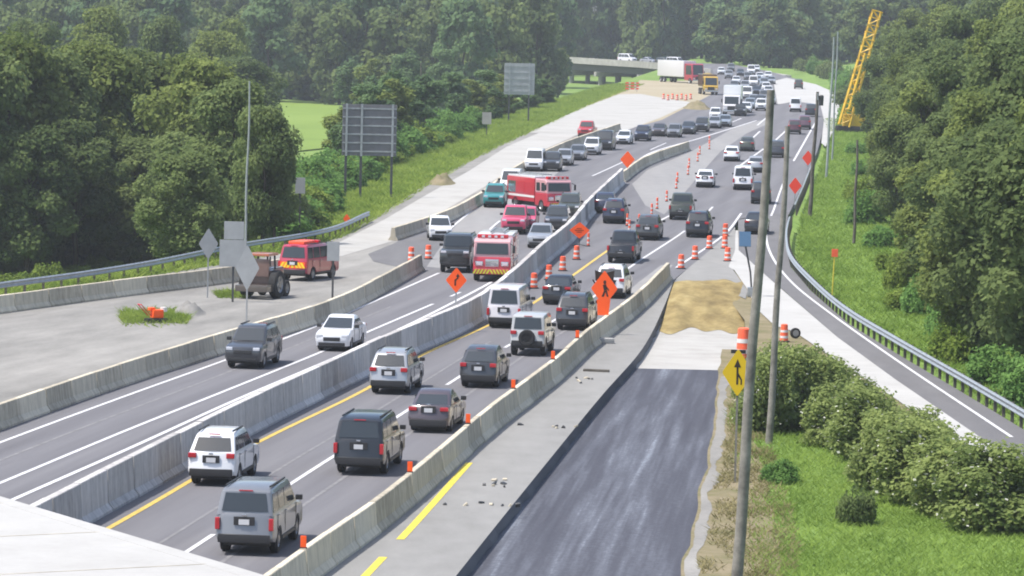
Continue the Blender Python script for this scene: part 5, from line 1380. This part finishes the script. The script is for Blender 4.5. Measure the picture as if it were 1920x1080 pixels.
for i, (u, v) in enumerate(((1690, 545), (1740, 590), (1790, 630), (1672, 510), (1652, 465), (1625, 420), (1618, 375), (1614, 330), (1610, 290), (1800, 680), (1870, 725), (1930, 765), (1700, 580))):
    p = GT(u, v); shrub(p, random.uniform(1.2, 2.2), random.uniform(1.0, 1.7), 'leaf_k' if i % 3 else 'leaf_y', 'low green bush at the foot of the right hand wood', 'bushes at the foot of the right hand wood')
# flowering bushes near right
GO = 'white flowering bushes between the verge and the ramp'
for i, (u, v, h, r, lb) in enumerate(((1436, 812, 3.3, 1.15, 'tall white flowering bush right of the thinner pole, leftmost of the hedge'), (1478, 806, 3.5, 1.3, 'tallest white flowering bush, second from the left of the hedge'), (1528, 806, 3.1, 1.4, 'white flowering bush third from the left of the hedge'), (1578, 838, 2.9, 1.35, 'white flowering bush in the middle of the hedge'), (1622, 866, 2.9, 1.3, 'white flowering bush right of the middle of the hedge'), (1668, 925, 3.0, 1.3, 'large white flowering bush above the small dark bush'),
                             (1548, 760, 2.3, 1.4, 'white flowering bush behind the hedge nearest the ramp'), (1602, 800, 2.3, 1.3, 'white flowering bush in the back row of the hedge, second from the ramp'), (1655, 852, 2.4, 1.3, 'white flowering bush in the back row of the hedge, towards the right'), (1722, 945, 3.0, 1.5, 'white flowering bush far right of the hedge'), (1790, 965, 3.0, 1.6, 'white flowering bush near the right end of the hedge'), (1860, 995, 3.0, 1.7, 'rightmost white flowering bush of the hedge'), (1720, 870, 2.4, 1.4, 'bush in the back row at the right end of the hedge'))):
    p = G(u, v, -.42); shrub(p, h, r, 'leaf_o', lb, GO, flowers=True, name='flowering_bush')
for i, (u, v, h, r, lb) in enumerate(((1412, 770, 2.2, .8, 'low flowering bush between the tallest pole and the thinner pole'), (1505, 760, 2.9, 1.2, 'flowering bush behind the tallest bush of the hedge'), (1455, 745, 2.8, 1.0, 'blossom covered bush at the upper left of the hedge'), (1600, 850, 1.5, 1.0, 'low loose bush at the front of the hedge'), (1552, 822, 1.3, .9, 'low green bush spilling onto the grass before the hedge'), (1645, 915, 1.4, .9, 'small loose bush low at the right front of the hedge'))):
    shrub(G(u, v, -.42), h, r, 'leaf_o', lb, GO, flowers=True, name='flowering_bush')
shrub(G(1606, 984, -.42), 1.25, .62, 'leaf_b', 'small dark bush standing alone in the near grass')
shrub(G(1462, 905, -.42), .7, .7, 'leaf_k', 'low green clump in the near grass behind the thinner pole')

# far woods: rows of distant trees up to the skyline
GFW = 'far trees along the skyline'
k = 0
for d, n, h0 in ((760, 34, 15), (900, 46, 18), (1080, 52, 21), (1300, 56, 25)):
    for i in range(n):
        a = (i + random.uniform(.2, .8)) / n; u = -80 + 2080 * a; x = (u - 960) / FPX * d; y = d + random.uniform(-40, 40)
        if d < 950 and 1040 < u < 1600: continue
        if d < 800 and u > 1560: continue
        z = hgt(x, y); h = h0 * random.uniform(.85, 1.15) - (z if z < 0 else 0)
        tree(Vector((x, y, z)), h, random.uniform(5.0, 7.0), 'far%d' % (k % 3), 'leaf_b' if k % 3 else 'leaf_c', 'distant tree in the dense wood along the skyline', GFW); k += 1

for i in range(16):
    u = 1330 + 19 * i + random.uniform(-8, 8); d = 960 + random.uniform(0, 60); x = (u - 960) / FPX * d
    tree(Vector((x, d, hgt(x, d))), random.uniform(13, 17), random.uniform(4.5, 6.0), 'far%d' % (i % 3), 'leaf_b' if i % 2 else 'leaf_c', 'distant tree in the dense wood along the skyline', GFW)
for i, (u, v) in enumerate(((1588, 178), (1600, 200), (1578, 160), (1560, 148), (1535, 140), (1515, 134), (1604, 235))):
    p = GT(u, v); shrub(p, random.uniform(3.0, 4.5), random.uniform(2.2, 3.2), 'leaf_b' if i % 2 else 'leaf_k', 'tall bush behind the far white concrete pavement', 'bushes behind the far white pavement')

# ------------------------------------------------------------------ grass (uncountable)
def grass(name, label, pts, h, w, mat, seed):
    g = np.random.default_rng(seed); n = len(pts); pts = np.asarray(pts)
    a = g.uniform(0, 6.283, n); hh = h * g.uniform(.5, 1.3, n); ww = w * g.uniform(.6, 1.4, n); ln = hh * g.uniform(.5, 1.5, n); b = g.uniform(0, 6.283, n)
    dx, dy = np.cos(a) * ww / 2, np.sin(a) * ww / 2
    v = np.stack([np.stack([pts[:, 0] - dx, pts[:, 1] - dy, pts[:, 2]], 1), np.stack([pts[:, 0] + dx, pts[:, 1] + dy, pts[:, 2]], 1), np.stack([pts[:, 0] + np.cos(b) * ln, pts[:, 1] + np.sin(b) * ln, pts[:, 2] + hh * .7], 1)], 1)
    cl = np.array([noise.noise(Vector((p[0] * .5, p[1] * .25, seed))) for p in pts]) * .9
    tint = np.clip(.45 + cl + g.uniform(-.3, .3, n), 0, 1)
    o = link(name, raw_mesh(name, v.reshape(-1, 3), 3, tint, mat)); return tag(o, label, 'grass', kind='stuff')
def scatter(n, y0, y1, xa, xb, seed, dens=None):
    g = random.Random(seed); out = []
    while len(out) < n:
        y = y0 + (y1 - y0) * g.random() ** 1.35; a, b = xa(y), xb(y); x = a + (b - a) * g.random()
        if dens and g.random() > dens(x, y): continue
        out.append((x, y, hgt(x, y) - .02))
    return out
def near_dens(x, y):
    return max(0.0, min(1, .75 + 1.6 * noise.noise(Vector((x * .28, y * .10, 4))) + .25 * (x - VERGE_R.at(y))))
grass('verge_grass', 'bright green grass on the near right verge', scatter(110000, Y_NEAR, 178, lambda y: VERGE_R.at(y) - .8, lambda y: VERGE_R.at(y) + 13, 1, near_dens), .30, .055, M['grass_blade'], 1)
grass('dry_grass', 'dry tufts on the bare earth beside the new asphalt', [(x, y, -.375) for x, y, z in scatter(14000, Y_NEAR, 175, lambda y: ne_edge(y) + .45, lambda y: VERGE_R.at(y) + .6, 2, lambda x, y: .35 + noise.noise(Vector((x * .9, y * .3, 8))))], .20, .05, M['grass_dry'], 2)
grass('bank_grass', 'tall yellow green weeds along the left grass bank', scatter(120000, 150, Y_GEEND + 20, lambda y: left_edge(y) - bank_w(y) - 5, lambda y: left_edge(y) + .25, 3), .60, .13, M['weed'], 3)
grass('slope_grass', 'green grass on the slope right of the ramp guardrail', scatter(110000, 170, 560, lambda y: RAMP_RAIL.at(y) + .7 if y < VY(250, 1548) else RAMP_RAIL.at(VY(250, 1548)) + 1, lambda y: RAMP_RAIL.at(min(y, VY(250, 1548))) + 17, 4), .42, .10, M['grass_blade'], 4)
wp = []
for (u0, u1, v0, v1, n) in ((228, 352, 584, 606, 3600), (408, 465, 548, 558, 1200)):
    for _ in range(n):
        u, v = random.uniform(u0, u1), random.gauss((v0 + v1) / 2, (v1 - v0) / 4); p = G(u, v); wp.append((p.x, p.y, -.02))
grass('work_area_weeds', 'weeds growing through the dusty ground at the far left', wp, .38, .07, M['weed'], 5)

# ------------------------------------------------------------------ summer haze: one closed box of thin air round everything
hz = MB().box((60, 1020, 15.5), (3200, 2300, 53)).build('haze', flat('haze_surface', (1, 1, 1)))
hm = hz.data.materials[0]; hn = hm.node_tree; hn.nodes.clear()
pv = hn.nodes.new('ShaderNodeVolumePrincipled'); pv.inputs['Color'].default_value = (.90, .95, 1.0, 1); pv.inputs['Density'].default_value = .00017; pv.inputs['Anisotropy'].default_value = .2
ho = hn.nodes.new('ShaderNodeOutputMaterial'); hn.links.new(pv.outputs[0], ho.inputs['Volume'])
tag(hz, kind='stuff')
